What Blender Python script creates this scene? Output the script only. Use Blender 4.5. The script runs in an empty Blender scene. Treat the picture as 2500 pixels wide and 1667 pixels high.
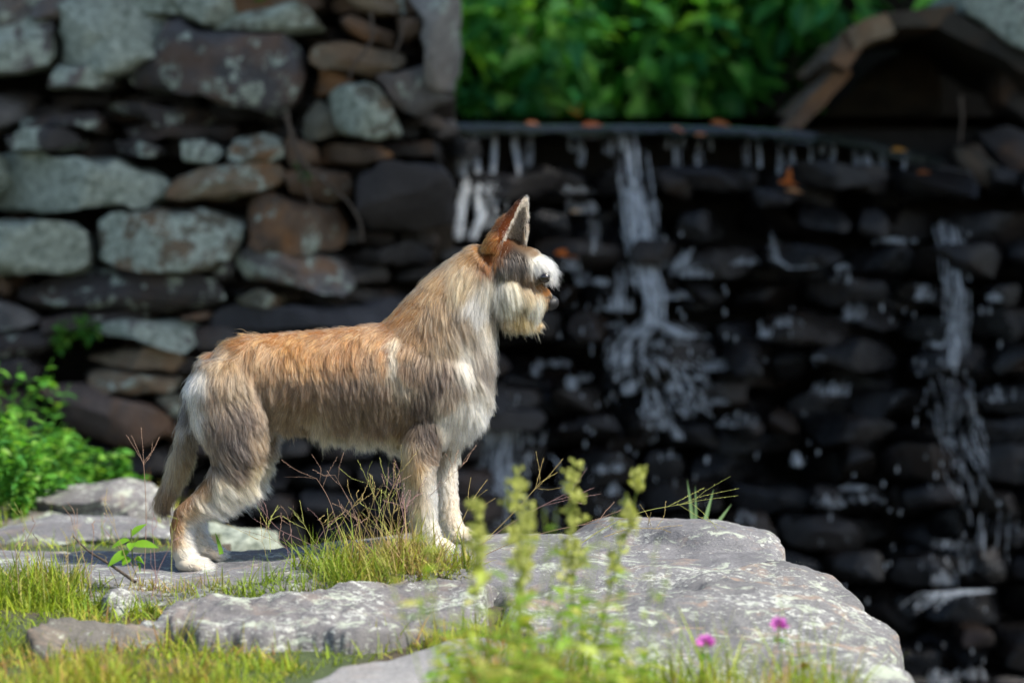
import bpy, math, random
import numpy as np
from mathutils import Vector

# ------------------------------------------------------------------ camera, sky, sun, exposure
scene = bpy.context.scene
col = scene.collection
R = math.radians
FPX = 7292.0                                   # focal length in pixels of a 2500 px wide picture
CAM = np.array([0.0, -5.609, 0.55])
PITCH = math.atan(213.5 / FPX)

cam_data = bpy.data.cameras.new("camera")
cam = bpy.data.objects.new("camera", cam_data)
col.objects.link(cam)
cam.location = CAM
cam.rotation_euler = (math.pi / 2 - PITCH, 0, 0)
cam_data.sensor_width = 36.0
cam_data.lens = FPX * 36.0 / 2500.0
cam_data.clip_end = 500
cam_data.dof.use_dof = True
cam_data.dof.focus_distance = 5.53
cam_data.dof.aperture_fstop = 2.3
scene.camera = cam

SUN = np.array([0.58, -0.34, 0.74]); SUN = SUN / np.linalg.norm(SUN)   # towards the sun
world = bpy.data.worlds.new("World"); scene.world = world
world.use_nodes = True
nt = world.node_tree
bg = nt.nodes["Background"]
sky = nt.nodes.new("ShaderNodeTexSky")
sky.sky_type = 'NISHITA'; sky.sun_disc = False
sky.sun_elevation = math.asin(SUN[2])
sky.sun_rotation = math.atan2(SUN[0], SUN[1])
nt.links.new(sky.outputs[0], bg.inputs[0])
bg.inputs[1].default_value = 0.10
sun_data = bpy.data.lights.new("sun", 'SUN')
sun_data.energy = 3.9
sun_data.angle = R(5)
sun_data.color = (1.0, 0.93, 0.82)
sun = bpy.data.objects.new("sun", sun_data); col.objects.link(sun)
sun.rotation_euler = Vector(SUN).to_track_quat('Z', 'Y').to_euler()
sun.location = (3, 1, 6)

vs = scene.view_settings
vs.view_transform = 'Standard'; vs.look = 'None'; vs.gamma = 1.0; vs.use_curve_mapping = False
vs.exposure = 1.1
scene.cycles.use_denoising = True
scene.cycles.max_bounces = 8
scene.cycles.transparent_max_bounces = 12
scene.cycles.sample_clamp_indirect = 6.0

rng = np.random.default_rng(7)
random.seed(7)

# ------------------------------------------------------------------ helpers
def P(px, py, Y):
    """pixel of the 2500 px photograph -> point on the plane y = Y"""
    a = (px - 1250.0) / FPX; b = -(py - 833.5) / FPX
    c, s = math.cos(PITCH), math.sin(PITCH)
    d = np.array([a, c + b * s, -s + b * c])
    t = (Y - CAM[1]) / d[1]
    return CAM + d * t

def Pv(u, v, Y):
    return P(u * 1.063, v * 1.063, Y)

def lin(c):
    return tuple(((x / 255.0) / 12.92 if x / 255.0 <= 0.04045 else ((x / 255.0 + 0.055) / 1.055) ** 2.4) for x in c)

def _hash(ix, iy, iz, seed):
    h = (ix * 374761393 + iy * 668265263 + iz * 2147483647 + seed * 1274126177) & 0xFFFFFFFF
    h = ((h ^ (h >> 13)) * 1274126177) & 0xFFFFFFFF
    h = ((h ^ (h >> 16)) * 2246822519) & 0xFFFFFFFF
    return ((h ^ (h >> 15)) & 0xFFFFFF) / float(0xFFFFFF)

def vnoise(p, seed=0):
    """value noise -1..1 on (N,3) points"""
    p = np.asarray(p, float)
    i = np.floor(p).astype(np.int64); f = p - i
    f = f * f * (3 - 2 * f)
    out = 0
    for dx in (0, 1):
        for dy in (0, 1):
            for dz in (0, 1):
                w = (f[:, 0] if dx else 1 - f[:, 0]) * (f[:, 1] if dy else 1 - f[:, 1]) * (f[:, 2] if dz else 1 - f[:, 2])
                out = out + w * _hash(i[:, 0] + dx, i[:, 1] + dy, i[:, 2] + dz, seed)
    return out * 2 - 1

def fbm(p, seed=0, octaves=4, gain=0.5):
    p = np.asarray(p, float); a = 1.0; out = 0; 
    for k in range(octaves):
        out = out + a * vnoise(p * (2 ** k) + k * 17.3, seed + k)
        a *= gain
    return out

def mesh_np(name, verts, faces, mat=None, parent=None, smooth=True, colors=None):
    verts = np.asarray(verts, np.float32); 
    me = bpy.data.meshes.new(name)
    if isinstance(faces, np.ndarray):
        k = faces.shape[1]
        me.vertices.add(len(verts)); me.vertices.foreach_set('co', verts.ravel())
        me.loops.add(faces.size); me.loops.foreach_set('vertex_index', faces.astype(np.int32).ravel())
        me.polygons.add(len(faces))
        me.polygons.foreach_set('loop_start', np.arange(0, faces.size, k, dtype=np.int32))
        me.update(calc_edges=True)
    else:
        me.from_pydata([tuple(v) for v in verts], [], faces); me.update()
    if colors is not None:
        c = np.ones((len(verts), 4), np.float32); c[:, :3] = colors
        at = me.color_attributes.new('tint', 'FLOAT_COLOR', 'POINT')
        at.data.foreach_set('color', c.ravel())
    if smooth:
        me.polygons.foreach_set('use_smooth', np.ones(len(me.polygons), bool))
    me.validate()
    if mat: me.materials.append(mat)
    o = bpy.data.objects.new(name, me); col.objects.link(o)
    if parent: o.parent = parent
    return o

def tag(o, label=None, cat=None, group=None, kind=None):
    if label: o["label"] = label
    if cat: o["category"] = cat
    if group: o["group"] = group
    if kind: o["kind"] = kind
    return o

def empty(name, loc=(0, 0, 0)):
    o = bpy.data.objects.new(name, None); col.objects.link(o); o.location = loc
    o.empty_display_size = 0.05
    return o

def under(o, root):
    """parent keeping world-space vertex coordinates"""
    o.parent = root
    o.matrix_parent_inverse = __import__('mathutils').Matrix.Translation(-Vector(root.location))
    return o

class Soup:
    """collects tubes, leaves and blades into one vertex / quad list with a colour per vertex"""
    def __init__(self): self.v = []; self.f = []; self.c = []; self.n = 0
    def add(self, v, f, c):
        v = np.asarray(v, float); f = np.asarray(f, int)
        c = np.asarray(c, float)
        if c.ndim == 1: c = np.tile(c, (len(v), 1))
        self.v.append(v); self.f.append(f + self.n); self.c.append(c); self.n += len(v)
    def tube(self, pts, rad, c, sides=4):
        pts = np.asarray(pts, float); k = len(pts)
        rad = np.broadcast_to(np.asarray(rad, float), (k,))
        t = np.gradient(pts, axis=0); t /= np.linalg.norm(t, axis=1)[:, None] + 1e-9
        ref = np.array([0.3, 1.0, 0.2])
        a = np.cross(t, ref); a /= np.linalg.norm(a, axis=1)[:, None] + 1e-9
        b = np.cross(t, a)
        ang = np.linspace(0, 2 * np.pi, sides, endpoint=False)
        v = pts[:, None] + rad[:, None, None] * (np.cos(ang)[None, :, None] * a[:, None] + np.sin(ang)[None, :, None] * b[:, None])
        v = v.reshape(-1, 3)
        i = np.arange(k - 1)[:, None] * sides; j = np.arange(sides)[None]; jn = (j + 1) % sides
        f = np.stack([i + j, i + jn, i + sides + jn, i + sides + j], -1).reshape(-1, 4)
        c = np.asarray(c, float)
        if c.ndim == 2: c = np.repeat(c, sides, 0)
        self.add(v, f, c)
    def leaf(self, base, d, nrm, L, W, c, bend=0.3, seg=4, shape='oval'):
        d = np.asarray(d, float); d = d / np.linalg.norm(d)
        s = np.cross(d, nrm); s /= np.linalg.norm(s) + 1e-9
        n = np.cross(s, d)
        t = np.linspace(0, 1, seg + 1)
        if shape == 'oval': w = np.sin(np.pi * np.clip(t * 0.94 + 0.05, 0, 1) ** 0.8)
        elif shape == 'blade': w = 1 - t ** 2.2
        else: w = np.sin(np.pi * np.clip(t * 0.96 + 0.03, 0, 1) ** 1.0)
        mid = np.asarray(base) + d * (L * t)[:, None] - n * (bend * L * t * t)[:, None]
        up = n * 0.18 * W
        l = mid + s * (W * 0.5 * w)[:, None] + up * w[:, None]; r = mid - s * (W * 0.5 * w)[:, None] + up * w[:, None]
        v = np.concatenate([l, mid, r]); k = seg + 1
        i = np.arange(seg)
        f = np.concatenate([np.stack([i, i + 1, k + i + 1, k + i], -1), np.stack([k + i, k + i + 1, 2 * k + i + 1, 2 * k + i], -1)])
        self.add(v, f, c)
    def build(self, name, mat, parent=None, smooth=True):
        if not self.v: return None
        return mesh_np(name, np.concatenate(self.v), np.concatenate(self.f), mat, parent, smooth, np.concatenate(self.c))

# ------------------------------------------------------------------ materials
class NT:
    def __init__(self, name):
        self.m = bpy.data.materials.new(name); self.m.use_nodes = True
        self.t = self.m.node_tree; self.t.nodes.clear()
        self.out = self.n('ShaderNodeOutputMaterial')
    def n(self, typ, **kw):
        x = self.t.nodes.new(typ)
        for k, v in kw.items(): setattr(x, k, v)
        return x
    def l(self, a, b): self.t.links.new(a, b)
    def noise(self, vec, scale, detail=5, rough=0.6, dist=0.0):
        x = self.n('ShaderNodeTexNoise'); x.inputs['Scale'].default_value = scale
        x.inputs['Detail'].default_value = detail; x.inputs['Roughness'].default_value = rough
        x.inputs['Distortion'].default_value = dist
        if vec is not None: self.l(vec, x.inputs['Vector'])
        return x.outputs['Fac']
    def ramp(self, fac, stops):
        x = self.n('ShaderNodeValToRGB'); e = x.color_ramp.elements
        while len(e) < len(stops): e.new(0.5)
        for el, (p, c) in zip(e, stops):
            el.position = p; el.color = (*c, 1) if len(c) == 3 else c
        self.l(fac, x.inputs[0]); return x.outputs[0]
    def mix(self, fac, a, b, mode='MIX'):
        x = self.n('ShaderNodeMix', data_type='RGBA', blend_type=mode)
        for s, val in ((x.inputs[0], fac), (x.inputs[6], a), (x.inputs[7], b)):
            if hasattr(val, 'is_linked') or hasattr(val, 'links'): self.l(val, s)
            elif isinstance(val, (int, float)): s.default_value = val
            else: s.default_value = (*val, 1)
        return x.outputs[2]
    def math(self, op, a, b=None, clamp=False):
        x = self.n('ShaderNodeMath', operation=op); x.use_clamp = clamp
        for s, val in ((x.inputs[0], a), (x.inputs[1], b)):
            if val is None: continue
            if hasattr(val, 'links'): self.l(val, s)
            else: s.default_value = val
        return x.outputs[0]
    def prop(self, name, typ='OBJECT'):
        x = self.n('ShaderNodeAttribute', attribute_type=typ); x.attribute_name = name
        return x
    def bump(self, h, strength, dist, normal=None):
        x = self.n('ShaderNodeBump'); x.inputs['Strength'].default_value = strength; x.inputs['Distance'].default_value = dist
        self.l(h, x.inputs['Height'])
        if normal is not None: self.l(normal, x.inputs['Normal'])
        return x.outputs[0]

W3 = ((0, 0, 0), (1, 1, 1))
def stone_material():
    g = NT('stone'); co = g.n('ShaderNodeNewGeometry').outputs['Position']
    oi = g.n('ShaderNodeObjectInfo')
    off = g.n('ShaderNodeVectorMath', operation='ADD'); g.l(co, off.inputs[0])
    cmb = g.n('ShaderNodeCombineXYZ'); r100 = g.math('MULTIPLY', oi.outputs['Random'], 40.0)
    g.l(r100, cmb.inputs[0]); g.l(r100, cmb.inputs[1]); g.l(cmb.outputs[0], off.inputs[1])
    vec = off.outputs[0]
    n1 = g.noise(vec, 9, 6, 0.65); n2 = g.noise(vec, 45, 5, 0.7); n3 = g.noise(vec, 5, 4, 0.6, 0.4)
    base = g.mix(g.ramp(n1, [(0.25, (0, 0, 0)), (0.75, (1, 1, 1))]), g.mix(1.0, oi.outputs['Color'], (0.45, 0.43, 0.42), 'MULTIPLY'), g.mix(1.0, oi.outputs['Color'], (1.45, 1.42, 1.38), 'MULTIPLY'))
    base = g.mix(g.math('MULTIPLY', g.ramp(n2, [(0.4, (0, 0, 0)), (0.7, (1, 1, 1))]), 0.35), base, (0.03, 0.028, 0.026))
    rust = g.prop('rust').outputs['Fac']
    rm = g.math('MULTIPLY', g.ramp(n3, [(0.48, (0, 0, 0)), (0.62, (1, 1, 1))]), rust)
    base = g.mix(rm, base, g.mix(n2, (0.17, 0.07, 0.025), (0.30, 0.15, 0.06)))
    li = g.prop('lichen').outputs['Fac']
    ln = g.noise(vec, 13, 5, 0.62, 0.3)
    th = g.math('SUBTRACT', 0.74, g.math('MULTIPLY', li, 0.42))
    lm = g.math('MULTIPLY', g.math('SUBTRACT', g.math('ADD', g.math('MULTIPLY', ln, .75), g.math('MULTIPLY', n2, .25)), th), 18.0, clamp=True)
    lcol = g.mix(g.ramp(n2, [(.35, (0, 0, 0)), (.65, (1, 1, 1))]), (0.15, 0.185, 0.145), (0.47, 0.52, 0.44))
    base = g.mix(g.math('MULTIPLY', lm, 0.85), base, lcol)
    b = g.n('ShaderNodeBsdfPrincipled'); g.l(base, b.inputs['Base Color'])
    wet = g.prop('wet').outputs['Fac']
    rough = g.math('SUBTRACT', 0.9, g.math('MULTIPLY', wet, g.math('ADD', 0.46, g.math('MULTIPLY', n1, 0.45))))
    g.l(rough, b.inputs['Roughness'])
    b.inputs['Specular IOR Level'].default_value = 0.28
    h = g.math('ADD', g.math('MULTIPLY', n1, 1.0), g.math('MULTIPLY', n2, 0.5))
    g.l(g.bump(h, 0.9, 0.012), b.inputs['Normal'])
    g.l(b.outputs[0], g.out.inputs[0]); return g.m

def rock_material(name, tone, rusty, light):
    g = NT(name); co = g.n('ShaderNodeNewGeometry').outputs['Position']
    mp = g.n('ShaderNodeMapping'); g.l(co, mp.inputs[0]); mp.inputs['Scale'].default_value = (0.75, 1.0, 1.6); mp.inputs['Rotation'].default_value = (0.1, 0.15, 0.35)
    vec = mp.outputs[0]
    n1 = g.noise(vec, 7, 6, 0.65); n2 = g.noise(vec, 85, 5, 0.75); n3 = g.noise(vec, 230, 3, 0.7); n4 = g.noise(vec, 16, 5, 0.6, 0.5)
    base = g.mix(g.ramp(n1, [(0.3, (0, 0, 0)), (0.7, (1, 1, 1))]), tuple(x * 0.75 for x in tone), tuple(x * 1.35 for x in tone))
    base = g.mix(g.math('MULTIPLY', g.ramp(n3, [(0.42, (0, 0, 0)), (0.62, (1, 1, 1))]), 0.5), base, tuple(x * 0.4 for x in tone))
    rm = g.math('MULTIPLY', g.ramp(n4, [(0.55, (0, 0, 0)), (0.66, (1, 1, 1))]), rusty)
    base = g.mix(rm, base, (0.33, 0.235, 0.17))
    # white crustose lichen in flecks, greener foliose lichen in patches
    fl = g.math('MULTIPLY', g.math('SUBTRACT', g.math('ADD', g.math('MULTIPLY', n2, 0.6), g.math('MULTIPLY', n1, 0.4)), 0.60 - light), 16.0, clamp=True)
    base = g.mix(g.math('MULTIPLY', fl, 0.8), base, (0.52, 0.54, 0.51))
    gn = g.noise(vec, 24, 6, 0.7, 0.6)
    gm = g.math('MULTIPLY', g.math('SUBTRACT', gn, 0.585 - light * 0.6), 12.0, clamp=True)
    base = g.mix(g.math('MULTIPLY', gm, 0.7), base, g.mix(n3, (0.28, 0.33, 0.26), (0.55, 0.60, 0.50)))
    b = g.n('ShaderNodeBsdfPrincipled'); g.l(base, b.inputs['Base Color'])
    b.inputs['Roughness'].default_value = 0.9; b.inputs['Specular IOR Level'].default_value = 0.3
    h = g.math('ADD', g.math('MULTIPLY', n2, 0.6), g.math('ADD', g.math('MULTIPLY', n3, 0.25), g.math('MULTIPLY', fl, 0.12)))
    g.l(g.bump(h, 0.8, 0.006), b.inputs['Normal'])
    g.l(b.outputs[0], g.out.inputs[0]); return g.m

def plain(name, c, rough=0.8, spec=0.4, noise_scale=None, amp=0.4, bump=0.0):
    g = NT(name); b = g.n('ShaderNodeBsdfPrincipled')
    b.inputs['Roughness'].default_value = rough; b.inputs['Specular IOR Level'].default_value = spec
    if noise_scale:
        co = g.n('ShaderNodeNewGeometry').outputs['Position']
        n1 = g.noise(co, noise_scale, 6, 0.65)
        g.l(g.mix(n1, tuple(x * (1 - amp) for x in c), tuple(x * (1 + amp) for x in c)), b.inputs['Base Color'])
        if bump: g.l(g.bump(n1, 0.8, bump), b.inputs['Normal'])
    else: b.inputs['Base Color'].default_value = (*c, 1)
    g.l(b.outputs[0], g.out.inputs[0]); return g.m

def leaf_material(name, trans=0.45, rough=0.5):
    g = NT(name); a = g.prop('tint', 'GEOMETRY').outputs['Color']
    b = g.n('ShaderNodeBsdfPrincipled'); g.l(a, b.inputs['Base Color']); b.inputs['Roughness'].default_value = rough
    b.inputs['Specular IOR Level'].default_value = 0.35
    t = g.n('ShaderNodeBsdfTranslucent'); g.l(g.mix(1.0, a, (1.25, 1.2, 0.6), 'MULTIPLY'), t.inputs[0])
    m = g.n('ShaderNodeMixShader'); m.inputs[0].default_value = trans
    g.l(b.outputs[0], m.inputs[1]); g.l(t.outputs[0], m.inputs[2]); g.l(m.outputs[0], g.out.inputs[0]); return g.m

def water_material():
    g = NT('falling_water'); co = g.n('ShaderNodeNewGeometry').outputs['Position']
    mp = g.n('ShaderNodeMapping'); g.l(co, mp.inputs[0]); mp.inputs['Scale'].default_value = (1, 1, 0.25)
    n = g.noise(mp.outputs[0], 90, 3, 0.6)
    b = g.n('ShaderNodeBsdfPrincipled'); b.inputs['Base Color'].default_value = (0.74, 0.79, 0.85, 1)
    b.inputs['Roughness'].default_value = 0.12; b.inputs['Specular IOR Level'].default_value = 0.8
    tr = g.n('ShaderNodeBsdfTransparent')
    m = g.n('ShaderNodeMixShader'); g.l(g.ramp(n, [(0.35, (0.10, 0.10, 0.10)), (0.65, (0.65, 0.65, 0.65))]), m.inputs[0])
    g.l(tr.outputs[0], m.inputs[1]); g.l(b.outputs[0], m.inputs[2]); g.l(m.outputs[0], g.out.inputs[0]); return g.m

def pool_material():
    g = NT('pool_water'); co = g.n('ShaderNodeNewGeometry').outputs['Position']
    n = g.noise(co, 9, 4, 0.6)
    b = g.n('ShaderNodeBsdfPrincipled'); b.inputs['Base Color'].default_value = (0.012, 0.015, 0.013, 1)
    b.inputs['Roughness'].default_value = 0.06; g.l(g.bump(n, 0.35, 0.03), b.inputs['Normal'])
    g.l(b.outputs[0], g.out.inputs[0]); return g.m

def fur_material():
    g = NT('fur'); a = g.n('ShaderNodeAttribute', attribute_type='GEOMETRY'); a.attribute_name = 'tint'
    hi = g.n('ShaderNodeHairInfo')
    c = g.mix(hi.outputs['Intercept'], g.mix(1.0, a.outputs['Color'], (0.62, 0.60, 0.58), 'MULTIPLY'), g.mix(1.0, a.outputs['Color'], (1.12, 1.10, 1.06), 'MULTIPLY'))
    h = g.n('ShaderNodeBsdfHairPrincipled'); h.parametrization = 'COLOR'
    g.l(c, h.inputs['Color']); h.inputs['Roughness'].default_value = 0.38; h.inputs['Radial Roughness'].default_value = 0.5
    h.inputs['Random Roughness'].default_value = 0.2
    g.l(h.outputs[0], g.out.inputs[0]); return g.m

def tint_material(name, rough=0.8):
    g = NT(name); a = g.prop('tint', 'GEOMETRY').outputs['Color']
    b = g.n('ShaderNodeBsdfPrincipled'); g.l(a, b.inputs['Base Color']); b.inputs['Roughness'].default_value = rough
    b.inputs['Specular IOR Level'].default_value = 0.2
    g.l(b.outputs[0], g.out.inputs[0]); return g.m

M_STONE = stone_material()
M_SLAB = rock_material('slab_rock', (0.16, 0.16, 0.172), 0.3, 0.05)
M_LICHEN_ROCK = rock_material('lichen_rock', (0.155, 0.15, 0.155), 0.2, 0.08)
M_BOULDER = rock_material('boulder_rock', (0.155, 0.155, 0.162), 0.6, 0.07)
M_SMOOTH = rock_material('smooth_rock', (0.24, 0.24, 0.245), 0.1, -0.02)
M_DULL = rock_material('dull_rock', (0.12, 0.112, 0.10), 0.3, -0.01)
M_SHADOW_EARTH = plain('shadow_earth', (0.018, 0.015, 0.012), 0.95, 0.2, 20, 0.5, 0.02)  # near-black earth, its colour standing in for shadow in the stone gaps
def soil_material():
    g = NT('soil'); co = g.n('ShaderNodeNewGeometry').outputs['Position']
    n1 = g.noise(co, 30, 6, .65); n2 = g.noise(co, 3.0, 5, .6)
    base = g.mix(n1, (0.030, 0.024, 0.017), (0.080, 0.062, 0.043))
    base = g.mix(g.ramp(n2, [(.42, (0, 0, 0)), (.58, (.85, .85, .85))]), base, g.mix(n1, (0.022, 0.040, 0.012), (0.060, 0.095, 0.028)))
    b = g.n('ShaderNodeBsdfPrincipled'); g.l(base, b.inputs['Base Color']); b.inputs['Roughness'].default_value = .95
    g.l(g.bump(n1, .8, .01), b.inputs['Normal']); g.l(b.outputs[0], g.out.inputs[0]); return g.m
M_SOIL = soil_material()
M_LEAF = leaf_material('leaf')
M_GRASS = leaf_material('grass_blade', 0.35, 0.6)
M_DRY = tint_material('dry_plant')
M_WATER = water_material()
M_POOL = pool_material()
M_FUR = fur_material()
M_SKIN = tint_material('undercoat', 0.9)
M_NOSE = plain('nose_leather', (0.012, 0.011, 0.012), 0.35, 0.6, 260, 0.3, 0.002)
M_EYE = plain('eye', (0.010, 0.006, 0.004), 0.06, 0.8)
M_CLAW = plain('claw', (0.04, 0.035, 0.03), 0.4)
M_PETAL = tint_material('petal', .6)
M_BARK = plain('bark', (0.09, 0.07, 0.055), 0.9, 0.2, 25, 0.5, 0.02)

# ------------------------------------------------------------------ ground
def sstep(a, b, x):
    t = np.clip((x - a) / (b - a), 0, 1); return t * t * (3 - 2 * t)

def ground_z(x, y):
    x = np.asarray(x, float); y = np.asarray(y, float)
    bank = -0.065 + 0.11 * np.clip(y + 0.35, -3, 0) + 0.01 * np.sin(x * 9) * np.cos(y * 7)
    bank = bank - 0.02 * sstep(0.3, 2.0, y)
    edge = np.where(x < -0.75, 1.95, np.where(x < -0.55, 1.95 - (x + 0.75) / 0.2 * 1.6, 0.35))
    drop = sstep(0.0, 0.25, y - edge)
    right = sstep(0.50, 0.72, x) * sstep(-1.6, -1.1, y) + sstep(0.8, 1.5, x) * (1 - sstep(-1.6, -1.1, y)) * 0.3
    low = np.clip(np.maximum(drop, right), 0, 1)
    bank = bank - .22 * sstep(.08, .16, x) * (1 - sstep(.62, .7, x)) * sstep(-.97, -.90, y) * (1 - sstep(-.3, -.2, y))
    z = bank * (1 - low) + (-1.02) * low
    # retained ground behind the wall and the weir
    up = np.where(x < -0.15, sstep(3.05, 3.25, y) * 1.9, sstep(3.5, 3.7, y) * 1.9)
    z = z + up * np.where(low > 0.5, 1.0, 0.7)
    hill = np.clip(y - 5.2, 0, 22) * 0.42
    z = z + hill
    z = z + sstep(3.0, 6.0, np.abs(x)) * sstep(-2, 3, y) * 0.9
    return z

def nonuniform(lo, hi, a, b, fine, coarse):
    inner = np.arange(a, b + 1e-6, fine)
    l = a - np.cumsum(np.geomspace(fine * 2, coarse, 26)); l = l[l > lo]
    r = b + np.cumsum(np.geomspace(fine * 2, coarse, 26)); r = r[r < hi]
    return np.concatenate([[lo], l[::-1], inner, r, [hi]])

def build_ground():
    xs = nonuniform(-90, 90, -1.8, 2.6, 0.05, 10); ys = nonuniform(-60, 120, -2.2, 4.4, 0.05, 12)
    X, Y = np.meshgrid(xs, ys)
    Z = ground_z(X, Y) + 0.006 * fbm(np.stack([X.ravel() * 12, Y.ravel() * 12, 0 * X.ravel()], 1), 3).reshape(X.shape)
    v = np.stack([X.ravel(), Y.ravel(), Z.ravel()], 1)
    nx = len(xs); i, j = np.meshgrid(np.arange(nx - 1), np.arange(len(ys) - 1)); a = (j * nx + i).ravel()
    f = np.stack([a, a + 1, a + nx + 1, a + nx], 1)
    o = mesh_np('ground', v, f, M_SOIL); tag(o, 'bare brown soil bank sloping to the stream', 'ground', kind='structure')
build_ground()

def sheet(name, x0, x1, y0, y1, z, mat):
    n = 24; xs = np.linspace(x0, x1, n); ys = np.linspace(y0, y1, n); X, Y = np.meshgrid(xs, ys)
    v = np.stack([X.ravel(), Y.ravel(), np.full(n * n, z)], 1)
    i, j = np.meshgrid(np.arange(n - 1), np.arange(n - 1)); a = (j * n + i).ravel()
    return mesh_np(name, v, np.stack([a, a + 1, a + n + 1, a + n], 1), mat)
tag(sheet('pool_water', -0.9, 5, 0.1, 3.6, -0.94, M_POOL), 'dark pool below the stone weir', 'water', kind='structure')
tag(sheet('upstream_water', -0.2, 3.6, 3.42, 5.4, 0.965, M_POOL), 'stream water above the weir', 'water', kind='structure')

# ------------------------------------------------------------------ stones of walls
def smooth_poly(poly, n, jitter, r):
    p = np.asarray(poly, float)
    for _ in range(1):
        q = np.roll(p, -1, 0); p = np.stack([0.95 * p + 0.05 * q, 0.05 * p + 0.95 * q], 1).reshape(-1, 2)
    q = np.vstack([p, p[:1]]); seg = np.linalg.norm(np.diff(q, axis=0), axis=1); s = np.concatenate([[0], np.cumsum(seg)])
    t = np.linspace(0, s[-1], n, endpoint=False)
    out = np.stack([np.interp(t, s, q[:, 0]), np.interp(t, s, q[:, 1])], 1)
    c = out.mean(0)
    return out + (out - c) * (r.normal(0, jitter, n)[:, None])

def stone(poly, y, depth, bulge, parent, color, lichen=0.0, rust=0.0, wet=0.0, seed=0, rough=1.0, n=30, name='stone', tiltz=0.0):
    """poly: outline (x, z) in metres of the stone's visible face at plane y; the stone runs back by depth"""
    r = np.random.default_rng(seed + 1000)
    o2 = smooth_poly(poly, n, 0.022, r); c = (o2.max(0) + o2.min(0)) / 2
    size = o2.max(0) - o2.min(0); ms = size.min()
    prof = [(0.80, depth), (0.97, depth * 0.6), (1.0, depth * 0.22), (1.0, 0.0), (0.995, -0.70 * bulge), (0.975, -0.95 * bulge), (0.90, -1.02 * bulge), (0.72, -1.05 * bulge), (0.45, -1.06 * bulge), (0.2, -1.06 * bulge)]
    rings = []
    for s, dy in prof:
        d = o2 - c
        # shrink by a distance, not by a ratio, so that long stones keep long flat faces
        k = (1 - s) * ms
        sc = np.maximum(1 - 2 * k / np.maximum(size, 1e-6), 0.05) if s < 1 else np.array([1.0, 1.0])
        dd = d * sc
        yy = np.full(n, y + dy) + tiltz * (dd[:, 1]) 
        rings.append(np.stack([c[0] + dd[:, 0], yy, c[1] + dd[:, 1]], 1))
    v = np.concatenate(rings); k = len(prof)
    front = np.array([[c[0], y - 1.0 * bulge, c[1]]]); back = np.array([[c[0], y + depth, c[1]]])
    amp = min(0.026, 0.17 * ms) * rough
    disp = np.stack([fbm(v * 7 + seed * 3.1 + q * 50, 5 + q, 4, 0.55) for q in range(3)], 1)
    v = v + disp * amp * np.array([0.8, 1.1, 0.6])
    # chip flat facets off the front
    for _ in range(6):
        nn = np.array([r.normal(0, 0.45), -1.0, r.normal(0.1, 0.55)]); nn /= np.linalg.norm(nn)
        q0 = np.array([c[0] + r.uniform(-.25, .25) * size[0], y - bulge * 0.95, c[1] + r.uniform(-.2, .2) * size[1]])
        q0 = q0 + nn * r.uniform(-.004, .10) * ms
        dist = (v - q0) @ nn
        v = v - np.maximum(dist, 0)[:, None] * nn * 0.9
    front = v[(k - 1) * n:].mean(0, keepdims=True)
    v = np.concatenate([v, front, back]); ctr = np.array([c[0], y, c[1]])
    i = np.arange(n); jn = (i + 1) % n
    F = [[int(a) for a in q] for rI in range(k - 1) for q in np.stack([rI * n + i, rI * n + jn, (rI + 1) * n + jn, (rI + 1) * n + i], 1)]
    F += [[int((k - 1) * n + a), int((k - 1) * n + b), k * n] for a, b in zip(i, jn)]
    F += [[int(b), int(a), k * n + 1] for a, b in zip(i, jn)]
    o = mesh_np(name, v - ctr, F, M_STONE, None, True)
    o.location = ctr
    o.data.set_sharp_from_angle(angle=R(32))
    o.color = (*color, 1); o['lichen'] = float(lichen); o['rust'] = float(rust); o['wet'] = float(wet)
    o.parent = parent
    return o

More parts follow.
